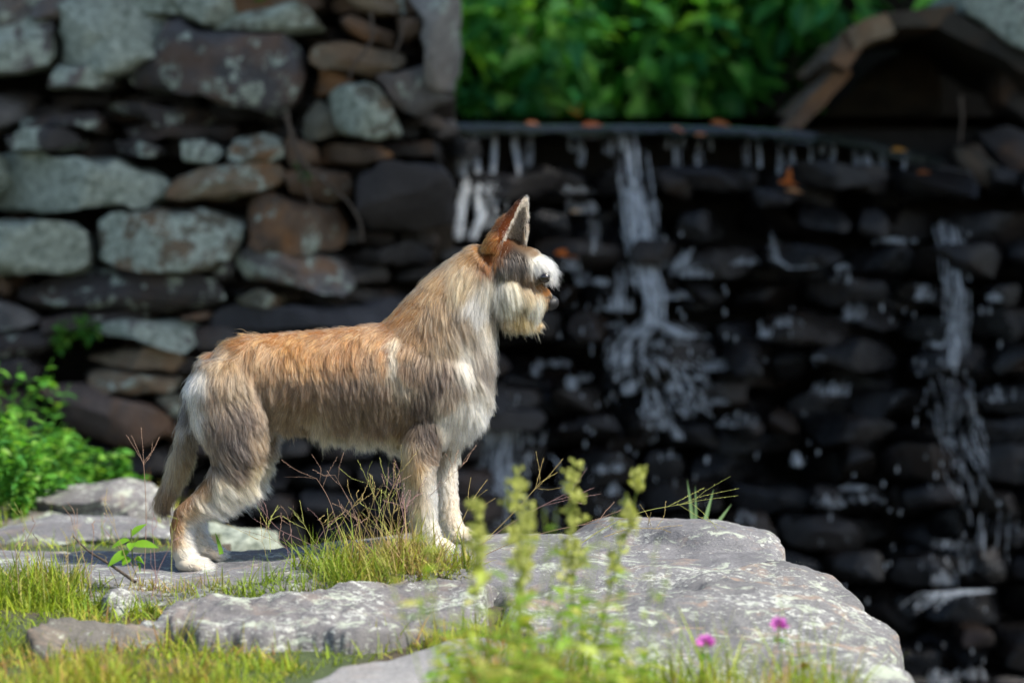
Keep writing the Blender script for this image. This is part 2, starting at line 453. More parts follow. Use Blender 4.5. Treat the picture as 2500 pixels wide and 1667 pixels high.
GREY = (0.135, 0.130, 0.128); DARK = (0.050, 0.046, 0.046); BROWN = (0.125, 0.085, 0.058); TAN = (0.20, 0.155, 0.105)
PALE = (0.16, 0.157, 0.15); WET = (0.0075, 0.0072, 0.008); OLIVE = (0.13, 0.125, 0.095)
WALL_Y = 2.75
wall = empty('dry_stone_wall', (0, 0, 0))
tag(wall, 'tall dry stone wall of lichen-spotted rocks on the bank behind the dog', 'wall')
T = [  # outline px, colour, lichen, rust, forward offset
 ([(-60,-20),(100,-20),(130,40),(135,150),(120,165),(60,175),(-60,185)], GREY, .75, .2, .06),
 ([(146,20),(186,-20),(381,-20),(395,33),(391,113),(358,126),(275,189),(232,172),(186,169),(139,159),(152,66)], PALE, .95, .1, .08),
 ([(119,212),(139,166),(232,172),(272,199),(239,219),(166,212)], GREY, .7, .1, .07),
 ([(275,198),(358,130),(396,52),(420,42),(470,77),(520,87),(670,87),(710,120),(738,165),(735,210),(715,245),(690,270),(640,262),(600,245),(590,265),(540,240),(480,225),(380,214)], (0.085,.083,.09), .5, .3, .10),
 ([(393,-20),(564,-20),(580,25),(597,40),(570,60),(505,64),(454,44),(440,25)], GREY, .85, .1, .06),
 ([(505,68),(590,32),(715,12),(745,20),(765,40),(785,73),(712,80),(600,75)], OLIVE, .8, .1, .07),
 ([(832,-20),(984,-20),(984,5),(974,27),(931,36),(891,27),(858,10)], TAN, .1, .3, .05),
 ([(990,-30),(1113,-30),(1143,27),(1130,100),(1117,166),(1103,225),(1064,219),(1040,200),(1043,126),(1020,95),(1030,60)], (.24,.23,.215), .45, .1, .12),
 ([(832,50),(865,43),(915,66),(964,96),(958,113),(898,99),(858,80)], BROWN, .1, .8, .05),
 ([(974,43),(1021,53),(1017,83),(991,96),(974,76)], BROWN, .1, .5, .06),
 ([(759,133),(782,106),(832,103),(881,113),(931,116),(974,133),(974,156),(950,175),(900,185),(800,170),(762,155)], TAN, .35, .3, .09),
 ([(778,172),(798,169),(858,199),(832,229),(778,229)], BROWN, .0, .8, .03),
 ([(914,192),(981,186),(1040,172),(1060,222),(1097,232),(1040,262),(1017,282),(990,265),(958,225)], GREY, .4, .2, .06),
 ([(802,232),(825,212),(891,199),(931,222),(964,252),(980,325),(914,328),(830,322),(805,288)], OLIVE, .75, .5, .12),
 ([(745,285),(775,245),(798,252),(806,292),(828,325),(750,345)], OLIVE, .4, .2, .06),
 ([(785,365),(832,361),(914,355),(958,378),(948,391),(865,401),(782,398)], BROWN, .1, 1.0, .08),
 ([(56,292),(116,285),(225,275),(245,298),(232,318),(133,305),(60,312)], DARK, .45, .2, .02),
 ([(17,335),(80,320),(166,318),(199,342),(186,355),(143,368),(33,362)], DARK, .6, .1, .05),
 ([(265,262),(332,255),(464,265),(530,255),(547,268),(497,292),(431,305),(332,285),(282,275)], DARK, .5, .2, .05),
 ([(290,310),(380,300),(440,312),(520,300),(575,310),(560,335),(430,335),(320,330)], DARK, .3, .1, .0),
 ([(280,350),(340,345),(400,360),(380,378),(300,372)], DARK, .55, .1, .02),
 ([(450,355),(500,345),(548,372),(520,396),(455,392)], DARK, .75, .1, .04),
 ([(570,348),(646,328),(690,345),(700,380),(660,398),(600,400),(560,385)], OLIVE, .65, .6, .05),
 ([(700,345),(760,352),(775,398),(720,410),(696,380)], BROWN, .3, .6, .04),
 ([(-80,368),(0,368),(43,388),(292,391),(325,411),(381,421),(414,444),(411,484),(381,501),(265,501),(166,507),(-80,512)], PALE, 1.0, .05, .13),
 ([(418,443),(480,418),(580,405),(663,408),(700,420),(710,445),(650,465),(560,480),(480,490),(417,490)], TAN, .45, .6, .09),
 ([(715,420),(780,410),(850,425),(862,470),(800,490),(730,478)], BROWN, .35, .7, .05),
 ([(239,553),(278,530),(398,523),(497,510),(547,523),(597,533),(600,566),(564,620),(497,652),(398,652),(298,649),(249,632),(242,580)], OLIVE, .65, .35, .11),
 ([(-80,540),(0,543),(100,550),(182,553),(212,573),(232,612),(237,626),(212,646),(182,655),(0,662),(-80,662)], PALE, .98, .05, .12),
 ([(604,500),(634,472),(685,479),(707,492),(787,497),(819,504),(851,553),(851,592),(803,607),(691,608),(607,602)], BROWN, .45, .8, .08),
 ([(575,627),(643,611),(704,622),(835,625),(851,661),(867,687),(835,706),(771,703),(679,687),(602,681),(570,646)], GREY, .55, .6, .08),
 ([(530,640),(565,628),(572,665),(545,682),(520,668)], DARK, .4, .2, .03),
 ([(870,432),(930,410),(1090,406),(1118,464),(1121,515),(1104,553),(915,556),(880,528),(867,464)], (.045,.041,.042), .05, .0, .10),
 ([(33,692),(199,668),(259,656),(365,652),(464,668),(530,692),(547,732),(514,749),(398,755),(265,745),(100,745),(30,719)], DARK, .45, .1, .08),
 ([(-60,735),(0,739),(83,768),(86,785),(40,800),(-60,805)], GREY, .4, .2, .04),
 ([(-60,662),(0,668),(25,690),(20,715),(-60,720)], BROWN, .2, .4, .02),
 ([(577,732),(647,705),(683,732),(673,749),(590,745)], OLIVE, .45, .5, .05),
 ([(103,778),(166,765),(315,758),(365,765),(381,778),(265,786),(215,800),(109,808)], DARK, .4, .1, .03),
 ([(219,801),(265,788),(474,783),(477,829),(431,834),(282,816)], GREY, .85, .1, .10),
 ([(-60,815),(116,814),(133,838),(99,861),(33,871),(-60,865)], DARK, .4, .1, .05),
 ([(448,772),(514,762),(517,775),(458,781)], BROWN, .1, .8, .02),
 ([(500,783),(675,750),(819,746),(962,721),(1000,730),(960,760),(850,790),(500,812)], (.055,.055,.062), .1, .0, .06),
 ([(205,875),(298,858),(431,855),(441,878),(424,901),(298,894),(232,881)], TAN, .2, .4, .06),
 ([(209,918),(232,904),(318,908),(431,924),(424,951),(332,957),(232,941)], TAN, .5, .4, .08),
 ([(100,942),(143,933),(201,939),(287,973),(359,988),(413,1016),(407,1045),(373,1068),(359,1088),(258,1082),(143,1057),(129,1011),(103,970)], (.115,.09,.08), .12, .4, .14),
 ([(387,970),(436,965),(446,985),(400,990)], OLIVE, .4, .5, .03),
 ([(399,994),(430,988),(445,1008),(410,1016)], TAN, .6, .3, .06),
 ([(413,1034),(442,1045),(439,1078),(410,1064)], BROWN, .3, .4, .04),
 ([(-60,885),(60,880),(95,905),(85,935),(-60,945)], DARK, .2, .1, .05),
 ([(-60,955),(60,950),(98,985),(120,1030),(80,1070),(-60,1080)], DARK, .2, .2, .04),
 ([(310,1105),(390,1098),(440,1112),(430,1150),(330,1152)], DARK, .15, .2, .05),
 ([(150,1075),(260,1092),(300,1110),(290,1150),(180,1145)], DARK, .2, .2, .03),
]
k = 0
for poly, c, li, ru, fw in T:
    w = np.array([P(a, b, WALL_Y - fw)[[0, 2]] for a, b in poly]); w = w + (w - w.mean(0)) / np.maximum(np.abs(w - w.mean(0)).max(0), .02) * .006
    stone(w, WALL_Y - fw, 0.30, 0.055 + 0.03 * random.random(), wall, c, li, ru, 0.12, seed=k); k += 1

def fill(x0, x1, y0, y1, plane, hmin, hmax, wmin, wmax, colors, parent, fw=(0, .05), lich=(0, .3), rust=(0, .3), wet=0.1, skip=0.0, bulge=.05, yf=None):
    """irregular courses of stones over a rectangle of the wall, in photograph pixels"""
    global k
    y = y0
    while y < y1:
        h = random.uniform(hmin, hmax); x = x0 - random.uniform(0, wmax * 0.6)
        while x < x1:
            w = random.uniform(wmin, wmax)
            if random.random() > skip:
                hh = h * random.uniform(0.75, 1.15); yo = y + random.uniform(-.12, .12) * h
                g = 5
                pts = [(x + g + random.uniform(0, .16) * w, yo + random.uniform(0, .25) * hh), (x + w * random.uniform(.35, .65), yo + random.uniform(-.06, .1) * hh), (x + w - g - random.uniform(0, .16) * w, yo + random.uniform(0, .3) * hh),
                       (x + w - g, yo + hh * random.uniform(.45, .75)), (x + w - g - random.uniform(0, .15) * w, yo + hh - random.uniform(0, .15) * hh), (x + w * random.uniform(.35, .65), yo + hh), (x + g + random.uniform(0, .15) * w, yo + hh - random.uniform(0, .2) * hh), (x + g, yo + hh * random.uniform(.4, .65))]
                f = random.uniform(*fw); Yp = (yf(x, y) if yf else plane) - f
                o2 = np.array([P(a, b, Yp)[[0, 2]] for a, b in pts])
                stone(o2, Yp, 0.30, bulge * random.uniform(.7, 1.4), parent, random.choice(colors), random.uniform(*lich), random.uniform(*rust), wet, seed=k, n=24); k += 1
            x += w
        y += h
# darker stretches of the wall, behind and below the dog
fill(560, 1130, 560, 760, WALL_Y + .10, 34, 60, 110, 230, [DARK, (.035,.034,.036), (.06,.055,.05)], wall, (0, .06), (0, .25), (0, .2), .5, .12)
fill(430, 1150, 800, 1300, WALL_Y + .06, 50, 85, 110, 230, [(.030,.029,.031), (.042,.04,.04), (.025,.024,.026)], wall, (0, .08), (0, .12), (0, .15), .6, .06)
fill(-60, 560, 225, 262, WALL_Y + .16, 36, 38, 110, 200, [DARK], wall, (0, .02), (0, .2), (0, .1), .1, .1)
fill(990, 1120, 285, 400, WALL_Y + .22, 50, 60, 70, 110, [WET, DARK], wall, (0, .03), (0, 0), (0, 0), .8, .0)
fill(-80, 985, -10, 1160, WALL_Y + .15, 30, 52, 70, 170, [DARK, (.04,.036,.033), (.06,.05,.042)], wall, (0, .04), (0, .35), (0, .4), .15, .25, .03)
# the wall goes on past the frame, to the left and upwards
fill(-620, -75, -150, 1150, WALL_Y - .02, 70, 125, 150, 330, [GREY, PALE, BROWN, DARK, OLIVE], wall, (0, .10), (.3, .9), (0, .5), .12, .0, .05)
fill(-560, 1000, -150, -25, WALL_Y + .0, 60, 70, 130, 280, [GREY, PALE, BROWN, OLIVE], wall, (0, .08), (.3, .9), (0, .5), .12, .0, .05)
core = mesh_np('shadow_backing', *(lambda x0, x1, z0, z1, y0, y1: (
    np.array([[x, y, z] for x in (x0, x1) for y in (y0, y1) for z in (z0, z1)]),
    [[0, 1, 3, 2], [4, 6, 7, 5], [0, 4, 5, 1], [2, 3, 7, 6], [0, 2, 6, 4], [1, 5, 7, 3]]))(-2.1, -0.17, -1.1, 1.40, WALL_Y + .26, WALL_Y + .55), M_SHADOW_EARTH, wall, False)  # block added behind the wall to make its gaps shadow-dark

# ------------------------------------------------------------------ weir, its lip slabs and wet stones
weir = empty('stone_weir', (0, 0, 0))
tag(weir, 'dark wet stone weir with water trickling down its face', 'weir')
def weir_y(px, py):
    return 3.32 - 0.42 * min(max((py - 320) / 1350.0, 0), 1) - 0.12 * max((px - 1900) / 600.0, 0)
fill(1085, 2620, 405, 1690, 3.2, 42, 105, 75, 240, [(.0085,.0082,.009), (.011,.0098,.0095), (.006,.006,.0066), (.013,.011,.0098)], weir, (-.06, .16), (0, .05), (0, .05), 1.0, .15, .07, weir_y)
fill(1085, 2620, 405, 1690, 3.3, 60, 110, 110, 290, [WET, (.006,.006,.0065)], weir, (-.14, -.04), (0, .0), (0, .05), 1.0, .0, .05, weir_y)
# lip: long flat slabs
LIP = [(1040, 304), (1250, 306), (1450, 308), (1640, 309), (1800, 314), (1960, 322), (2100, 338), (2230, 368), (2330, 400)]
for (a, b), (c_, d) in zip(LIP[:-1], LIP[1:]):
    th = 24; Yp = 3.27
    pts = [(a + 2, b), ((a + c_) / 2, (b + d) / 2 - 2), (c_ - 2, d), (c_ - 3, d + th), ((a + c_) / 2, (b + d) / 2 + th + random.uniform(-3, 5)), (a + 3, b + th)]
    o2 = np.array([P(x, y, Yp)[[0, 2]] for x, y in pts])
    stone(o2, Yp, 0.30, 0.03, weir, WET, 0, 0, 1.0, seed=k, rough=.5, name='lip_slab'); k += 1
# stones right under the dark recess
for pts, fw in [([(1580,412),(1640,404),(1740,402),(1800,415),(1815,450),(1770,470),(1620,468),(1570,445)], .12),
                ([(1935,405),(1985,388),(2050,392),(2110,420),(2130,450),(2050,462),(1950,450)], .14),
                ([(1120,432),(1200,425),(1330,430),(1420,445),(1400,480),(1250,490),(1130,480)], .14),
                ([(2160,420),(2250,400),(2360,415),(2400,470),(2300,490),(2180,470)], .1),
                ([(1830,462),(1900,455),(1945,470),(1920,505),(1850,512)], .16)]:
    o2 = np.array([P(x, y, 3.3 - fw)[[0, 2]] for x, y in pts])
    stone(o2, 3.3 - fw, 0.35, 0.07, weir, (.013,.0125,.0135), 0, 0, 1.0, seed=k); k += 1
mesh_np('shadow_backing', np.array([[x, y, z] for x in (-.3, 3.4) for y in (3.52, 3.9) for z in (-1.2, .93)]),
        [[0, 1, 3, 2], [4, 6, 7, 5], [0, 4, 5, 1], [2, 3, 7, 6], [0, 2, 6, 4], [1, 5, 7, 3]], M_SHADOW_EARTH, weir, False)  # same shadow-coloured block behind the weir stones

# ------------------------------------------------------------------ the tilted slabs of the culvert at the top right
culvert = empty('stone_culvert', (0, 0, 0))
tag(culvert, 'dark stone culvert of tilted slabs leaning together above the weir', 'culvert')
def slab_part(poly, y, depth, color, li=0., ru=0., rough=.6, bulge=.04, wet=.1, name='slab'):
    global k
    o2 = np.array([P(a, b, y)[[0, 2]] for a, b in poly])
    stone(o2, y, depth, bulge, culvert, color, li, ru, wet, seed=k, rough=rough, name=name); k += 1
CY = 3.55
def lean_slab(p0, p1, th, y0, y1, color, li, ru, seed):
    """a rough rectangular slab whose upper edge runs p0 -> p1 (pixels at plane y0), th thick, y0 to y1 deep"""
    A, B = P(*p0, y0)[[0, 2]], P(*p1, y0)[[0, 2]]; d = B - A; L = np.linalg.norm(d); d = d / L; nn = np.array([d[1], -d[0]])
    nu, nw, ny = 22, 5, 14; r = np.random.default_rng(seed); V = []; idx = {}
    def vid(i, j, k_):
        key = (i, j, k_)
        if key not in idx:
            q = A + d * L * i / nu + nn * th * j / nw; idx[key] = len(V); V.append([q[0], y0 + (y1 - y0) * k_ / ny, q[1]])
        return idx[key]
    F = []
    for i in range(nu):
        for k_ in range(ny):
            F.append([vid(i, 0, k_), vid(i + 1, 0, k_), vid(i + 1, 0, k_ + 1), vid(i, 0, k_ + 1)]); F.append([vid(i, nw, k_), vid(i, nw, k_ + 1), vid(i + 1, nw, k_ + 1), vid(i + 1, nw, k_)])
    for i in range(nu):
        for j in range(nw):
            F.append([vid(i, j, 0), vid(i, j + 1, 0), vid(i + 1, j + 1, 0), vid(i + 1, j, 0)]); F.append([vid(i, j, ny), vid(i + 1, j, ny), vid(i + 1, j + 1, ny), vid(i, j + 1, ny)])
    for j in range(nw):
        for k_ in range(ny):
            F.append([vid(0, j, k_), vid(0, j, k_ + 1), vid(0, j + 1, k_ + 1), vid(0, j + 1, k_)]); F.append([vid(nu, j, k_), vid(nu, j + 1, k_), vid(nu, j + 1, k_ + 1), vid(nu, j, k_ + 1)])
    V = np.array(V); V = V + np.stack([fbm(V * 9 + q * 40, seed + q, 4) for q in range(3)], 1) * .011
    c = V.mean(0); o = mesh_np('slab', V - c, F, M_STONE); o.location = c; o.parent = culvert; o.data.set_sharp_from_angle(angle=R(40))
    o.color = (*color, 1); o['lichen'] = li; o['rust'] = ru; o['wet'] = .1
lean_slab((1898, 318), (2050, 160), .045, CY - .25, CY + .5, BROWN, .25, .5, 501)
lean_slab((2022, 148), (2078, 72), .055, CY - .40, CY + .5, BROWN, .3, .5, 502)
lean_slab((2068, 78), (2160, 34), .06, CY - .42, CY + .5, TAN, .3, .4, 503)
lean_slab((2150, 34), (2335, 14), .05, CY - .36, CY + .6, (.06, .05, .038), .3, .3, 504)
lean_slab((2325, 22), (2600, 185), .06, CY - .36, CY + .6, (.03, .027, .022), .1, .1, 505)
slab_part([(2318,-40),(2620,-40),(2620,185),(2512,128),(2420,74),(2338,26)], CY - .38, 1.0, GREY, .8, .1)
slab_part([(2000,330),(2120,170),(2250,100),(2300,160),(2290,340)], CY + .35, .3, (.05,.040,.026), .1, .1)
slab_part([(2430,170),(2520,150),(2580,160),(2580,330),(2500,300),(2440,250)], CY - .1, .4, DARK, .1, .3)
slab_part([(2400,320),(2470,300),(2580,340),(2580,470),(2480,450)], CY - .25, .4, DARK, .1, .3)
slab_part([(2330,360),(2400,350),(2470,450),(2440,480),(2360,440)], CY - .3, .4, (.04,.036,.028), .2, .2)
mesh_np('shadow_backing', np.array([[x, y, z] for x in (1.08, 4.0) for y in (CY + .8, CY + 1.2) for z in (.5, 1.62)]),
        [[0, 1, 3, 2], [4, 6, 7, 5], [0, 4, 5, 1], [2, 3, 7, 6], [0, 2, 6, 4], [1, 5, 7, 3]], M_SHADOW_EARTH, culvert, False)  # same shadow-coloured block behind the culvert slabs

# ------------------------------------------------------------------ falling water
ws = Soup(); WC = (0.7, 0.75, 0.8)
def stream(path, width, n, rmin, rmax, frag=(0.3, 0.9), seed=0, fwd=0.12):
    r = np.random.default_rng(seed)
    pts = np.array([P(a, b, weir_y(a, b) - fwd) for a, b in path])
    s = np.linspace(0, 1, len(pts))
    for _ in range(int(n * 2.6)):
        a = r.uniform(0, 1 - frag[0] * .6); b = min(1, a + r.uniform(*frag))
        t = np.linspace(a, b, 9)
        q = np.stack([np.interp(t, s, pts[:, d]) for d in range(3)], 1)
        off = r.normal(0, width * .5); q[:, 0] += off + np.cumsum(r.normal(0, width * .05, 9)); q[:, 1] += r.normal(0, .015) + r.normal(0, .004, 9)
        rad = r.uniform(rmin, rmax) * .26 * (0.4 + 1.0 * r.random(9)); rad[0] *= .3; rad[-1] *= .3
        ws.tube(q, rad, WC, 5)
def drops(x0, x1, y0, y1, n, rmin=.002, rmax=.006, seed=0, fwd=.16):
    r = np.random.default_rng(seed)
    oct_ = np.array([[1, 0, 0], [-1, 0, 0], [0, 1, 0], [0, -1, 0], [0, 0, 1.5], [0, 0, -1.5]], float)
    fq = np.array([[0, 2, 4, 4], [2, 1, 4, 4], [1, 3, 4, 4], [3, 0, 4, 4], [2, 0, 5, 5], [1, 2, 5, 5], [3, 1, 5, 5], [0, 3, 5, 5]])
    for _ in range(n):
        a, b = r.uniform(x0, x1), r.uniform(y0, y1)
        p = P(a, b, weir_y(a, b) - fwd - r.uniform(0, .1)); q = oct_ * r.uniform(rmin, rmax) + p
        idx = len(q)
        # triangles written as quads with a doubled corner would be degenerate: split each into a thin quad
        ws.tube([p - [0, 0, .010 * r.uniform(.4, 1.4)], p, p + [0, 0, .010 * r.uniform(.4, 1.4)]], np.array([.3, 1, .3]) * r.uniform(rmin, rmax), WC, 5)
for i, (x, n_, w_) in enumerate([(1104, 12, .008), (1130, 34, .014), (1158, 22, .010), (1206, 16, .009), (1256, 10, .008)]):
    stream([(x, 302), (x + random.uniform(-4, 10), 360), (x + random.uniform(-4, 14), 432)], w_, n_, .004, .011, (.45, 1), 300 + i, .03)
for i, (x, n_, w_) in enumerate([(1132, 34, .012), (1170, 20, .010)]):
    stream([(x + 6, 425), (x - 6 * i, 480), (x + random.uniform(-14, 4), 530), (x - 16, 585)], w_, n_, .004, .011, (.3, .8), 320 + i, .16)
stream([(1210, 425), (1200, 500), (1190, 560)], .06, 14, .003, .008, (.3, .8), 4, .16)
stream([(1290, 310), (1290, 420)], .02, 5, .002, .004, (.4, 1), 5, .03)
stream([(1530, 312), (1540, 400), (1550, 480), (1560, 560), (1575, 650), (1595, 740), (1590, 800)], .040, 44, .003, .010, (.15, .5), 6, .15)
stream([(1590, 780), (1540, 830), (1530, 860), (1520, 900)], .08, 11, .003, .009, (.3, .7), 7, .2)
stream([(1600, 780), (1650, 810), (1690, 825)], .04, 12, .003, .008, (.3, .8), 8, .2)
stream([(1560, 860), (1620, 900), (1640, 960), (1650, 1020)], .11, 15, .003, .008, (.2, .6), 9, .2)
stream([(2305, 530), (2325, 600), (2340, 700), (2335, 800), (2330, 900)], .04, 24, .002, .007, (.15, .45), 10, .15)
stream([(2325, 900), (2340, 1050), (2370, 1150), (2400, 1250), (2390, 1400)], .09, 20, .002, .005, (.06, .25), 11, .2)
stream([(1210, 950), (1215, 1050), (1205, 1150), (1200, 1280)], .05, 40, .004, .010, (.2, .6), 12, .16)
stream([(1190, 1100), (1180, 1200), (1190, 1300)], .16, 40, .003, .007, (.2, .5), 13, .2)
stream([(1505, 640), (1512, 700), (1508, 760)], .02, 8, .002, .006, (.3, .8), 14, .16)
stream([(1690, 600), (1670, 630), (1655, 660)], .02, 6, .002, .005, (.4, .9), 15, .16)
stream([(1890, 560), (1893, 630), (1930, 655), (1990, 650)], .015, 8, .002, .005, (.4, .9), 16, .16)
stream([(1450, 500), (1450, 620)], .012, 4, .0015, .004, (.3, .8), 17, .16)
rl = np.random.default_rng(88)
for i, x in enumerate(np.arange(1275, 2230, 17)):
    if rl.random() < .48: continue
    x = x + rl.uniform(-8, 8); yl = np.interp(x, [p[0] for p in LIP], [p[1] for p in LIP])
    stream([(x, yl + 8), (x + rl.uniform(-3, 3), yl + 50), (x + rl.uniform(-4, 4), yl + rl.uniform(45, 110))], .010, 3 if x < 1750 else 2, .003, .008, (.4, 1), 900 + i, .03)
stream([(2135, 365), (2140, 420), (2150, 450)], .03, 10, .002, .005, (.4, .9), 60, .03)
stream([(2240, 1500), (2300, 1450), (2400, 1440)], .05, 22, .002, .006, (.2, .6), 61, .25)
for i, (x0, x1, y0, y1, n) in enumerate([(1230, 1700, 850, 1250, 170), (1250, 1700, 560, 900, 60), (1700, 2350, 700, 1300, 120), (2150, 2450, 560, 1500, 140), (1130, 1300, 950, 1300, 110), (1700, 2450, 1300, 1640, 110), (1400, 1720, 750, 1000, 90)]):
    drops(x0, x1, y0, y1, int(n * .3), .0006, .0034, seed=i)
# short trickles and wet sheets lying on the ledges
rt = np.random.default_rng(404)
for i in range(85):
    cx, cy = rt.uniform(1130, 2440), rt.uniform(420, 1640)
    if i < 40: cx, cy = rt.normal(1560, 170), rt.normal(900, 230)
    if cy < 410 or cx < 1120: continue
    wd = rt.uniform(.012, .06); ns = int(rt.integers(5, 18)); ht = rt.uniform(12, 46)
    stream([(cx, cy), (cx + rt.uniform(-8, 8), cy + ht)], wd, ns, .0015, .005, (.4, 1), 500 + i, rt.uniform(.12, .24))
# the thin sheet sliding over the lip
xs = np.linspace(1045, 2300, 60); lipx = [p[0] for p in LIP]; lipy = [p[1] for p in LIP]
rows = []
for x in xs:
    yy = np.interp(x, lipx, lipy); p = P(x, yy - 1, 3.20)
    rows.append([p + [0, .35, .006], p + [0, .04, .006], p + [0, .0, -.004], p + [0, -.012, -.02 - .02 * random.random()]])
rows = np.array(rows); nr = 4; i, j = np.meshgrid(np.arange(nr - 1), np.arange(len(xs) - 1)); a = (j * nr + i).ravel()
sheet_o = mesh_np('lip_water', rows.reshape(-1, 3), np.stack([a, a + nr, a + nr + 1, a + 1], 1), M_POOL)
tag(sheet_o, 'thin dark sheet of water sliding over the weir lip', 'water', kind='structure')
tag(ws.build('falling_water', M_WATER), 'white strands of water falling down the weir', 'water', kind='structure')

# ------------------------------------------------------------------ rocks of the near bank
def plan_rock(name, outline, top, bottom, mat, res, edge_r, seed, lump=.006, fine=.0018, wob=.02, label=None, cat='rock'):
    o2 = np.asarray(outline, float)
    x0, y0 = o2.min(0) - .06; x1, y1 = o2.max(0) + .06
    xs = np.arange(x0, x1, res); ys = np.arange(y0, y1, res); X, Y = np.meshgrid(xs, ys)
    p = np.stack([X.ravel(), Y.ravel()], 1)
    p3 = np.concatenate([p, np.zeros((len(p), 1))], 1)
    wobv = np.stack([fbm(p3 * 9, seed, 4), fbm(p3 * 9 + 31, seed + 9, 4)], 1) * wob
    q = p + wobv
    n = len(o2); inside = np.zeros(len(q), bool); dist = np.full(len(q), 9.0)
    for i in range(n):
        a, b = o2[i], o2[(i + 1) % n]
        ab = b - a; t = np.clip(((q - a) @ ab) / (ab @ ab), 0, 1)
        dist = np.minimum(dist, np.linalg.norm(q - (a + t[:, None] * ab), axis=1))
        cond = (a[1] > q[:, 1]) != (b[1] > q[:, 1])
        with np.errstate(divide='ignore', invalid='ignore'):
            xi = (b[0] - a[0]) * (q[:, 1] - a[1]) / (b[1] - a[1]) + a[0]
        inside ^= cond & (q[:, 0] < xi)
    sd = np.where(inside, dist, -dist)
    z = top(p[:, 0], p[:, 1])
    er = edge_r * (0.6 + 0.8 * (vnoise(p3 * 6 + 5, seed + 3) * .5 + .5))
    tt = np.clip(sd / er, 0, 1)
    z = z - er * 0.85 * (1 - np.sqrt(np.clip(1 - (1 - tt) ** 2, 0, 1)))
    out = sd < 0
    z = np.where(out, z + sd * 14, z)
    z = z + lump * fbm(p3 * np.array([11, 16, 1]), seed + 20, 4) + fine * fbm(p3 * np.array([60, 90, 1]), seed + 30, 3)
    # bedding steps
    st = fbm(p3 * np.array([5, 12, 1]), seed + 40, 3); z = z + lump * .9 * np.tanh(st * 9) * .5
    zmin = bottom
    keep = z > zmin; z = np.maximum(z, zmin)
    nx = len(xs); i, j = np.meshgrid(np.arange(nx - 1), np.arange(len(ys) - 1)); a = (j * nx + i).ravel()
    f = np.stack([a, a + 1, a + nx + 1, a + nx], 1)
    f = f[keep[f].any(1)]
    used = np.unique(f); remap = -np.ones(len(p), int); remap[used] = np.arange(len(used))
    v = np.stack([p[:, 0], p[:, 1], z], 1)[used]
    # sideways roughness on the steep flanks
    v = v + np.stack([fbm(v * 14, seed + 50, 3), fbm(v * 14 + 9, seed + 51, 3), 0 * v[:, 0]], 1) * .006
    o = mesh_np(name, v, remap[f], mat)
    if label: tag(o, label, cat)
    return o

def slab_top(x, y):
    x = np.asarray(x, float); y = np.asarray(y, float)
    z = -0.038 + 0.038 * sstep(-0.66, -0.10, x)
    z = z + .034 * sstep(.14, .24, x + .15 * y) * sstep(.0, .035, y + .03 * np.sin(x * 21)) * (1 - .5 * sstep(.38, .5, x)) - .012 * sstep(.10, .18, x) * (1 - sstep(-.03, .0, y))
    z = z - .02 * sstep(.22, .45, y) - .03 * sstep(-.28, -.45, y)
    return z
SLAB = [(-1.75, -.40), (-1.2, -.36), (-.9, -.33), (-.72, -.40), (-.55, -.42), (-.35, -.42), (-.1, -.38), (.1, -.32), (.3, -.28), (.46, -.2), (.52, -.05), (.525, .12), (.49, .22), (.40, .28), (.2, .30), (.0, .30), (-.2, .37), (-.45, .42), (-.8, .42), (-1.2, .40), (-1.75, .42)]
plan_rock('flat_rock_slab', SLAB, slab_top, -.5, M_SLAB, .0065, .035, 11, .005, .0016, .02,
          'broad flat grey rock slab the dog stands on')
plan_rock('lichen_rock', [(-.60, -.56), (-.55, -.47), (-.5, -.43), (-.38, -.41), (-.34, -.38), (-.2, -.37), (-.1, -.345), (-.05, -.36), (-.03, -.48), (-.06, -.58), (-.19, -.66), (-.28, -.73), (-.36, -.70), (-.5, -.69), (-.58, -.63)],
          lambda x, y: -.030 + (y + .37) * .10 + .010 * np.sin(x * 13), -.35, M_LICHEN_ROCK, .005, .028, 21, .012, .004, .05,
          'low pale lichen-crusted rock in the grass in front of the flat slab')
plan_rock('smooth_rock', [(-.40, -1.2), (-.36, -.90), (-.27, -.80), (-.17, -.745), (-.07, -.67), (-.015, -.69), (.04, -.85), (.05, -1.2), (-.2, -1.3)],
          lambda x, y: -.092 + (y + .72) * .20 + (x + .2) * .03, -.4, M_SMOOTH, .008, .02, 31, .003, .001, .015,
          'smooth bare grey rock below the lichen-crusted rock')
def boulder_top(x, y):
    z = -.014 + (y + .2) * .14 - .25 * np.clip(-.5 - y, 0, 1) ** 1.5
    z = z - .55 * np.clip(x - .50, 0, 1) ** 1.35 + .012 * np.sin(x * 11 + 1) * np.cos(y * 8)
    return z + .012 * np.exp(-((x - .50) / .07) ** 2 - ((y + .2) / .08) ** 2)
plan_rock('lichen_boulder', [(-.03, -.36), (.1, -.27), (.3, -.2), (.45, -.16), (.5, -.15), (.56, -.17), (.6, -.21), (.63, -.26), (.655, -.36), (.66, -.5), (.66, -.75), (.62, -.93), (.4, -1.02), (.12, -.95), (.02, -.75), (-.02, -.5)],
          boulder_top, -.9, M_BOULDER, .0065, .035, 41, .009, .003, .025,
          'big rounded boulder with rust and pale lichen patches at the edge of the drop')

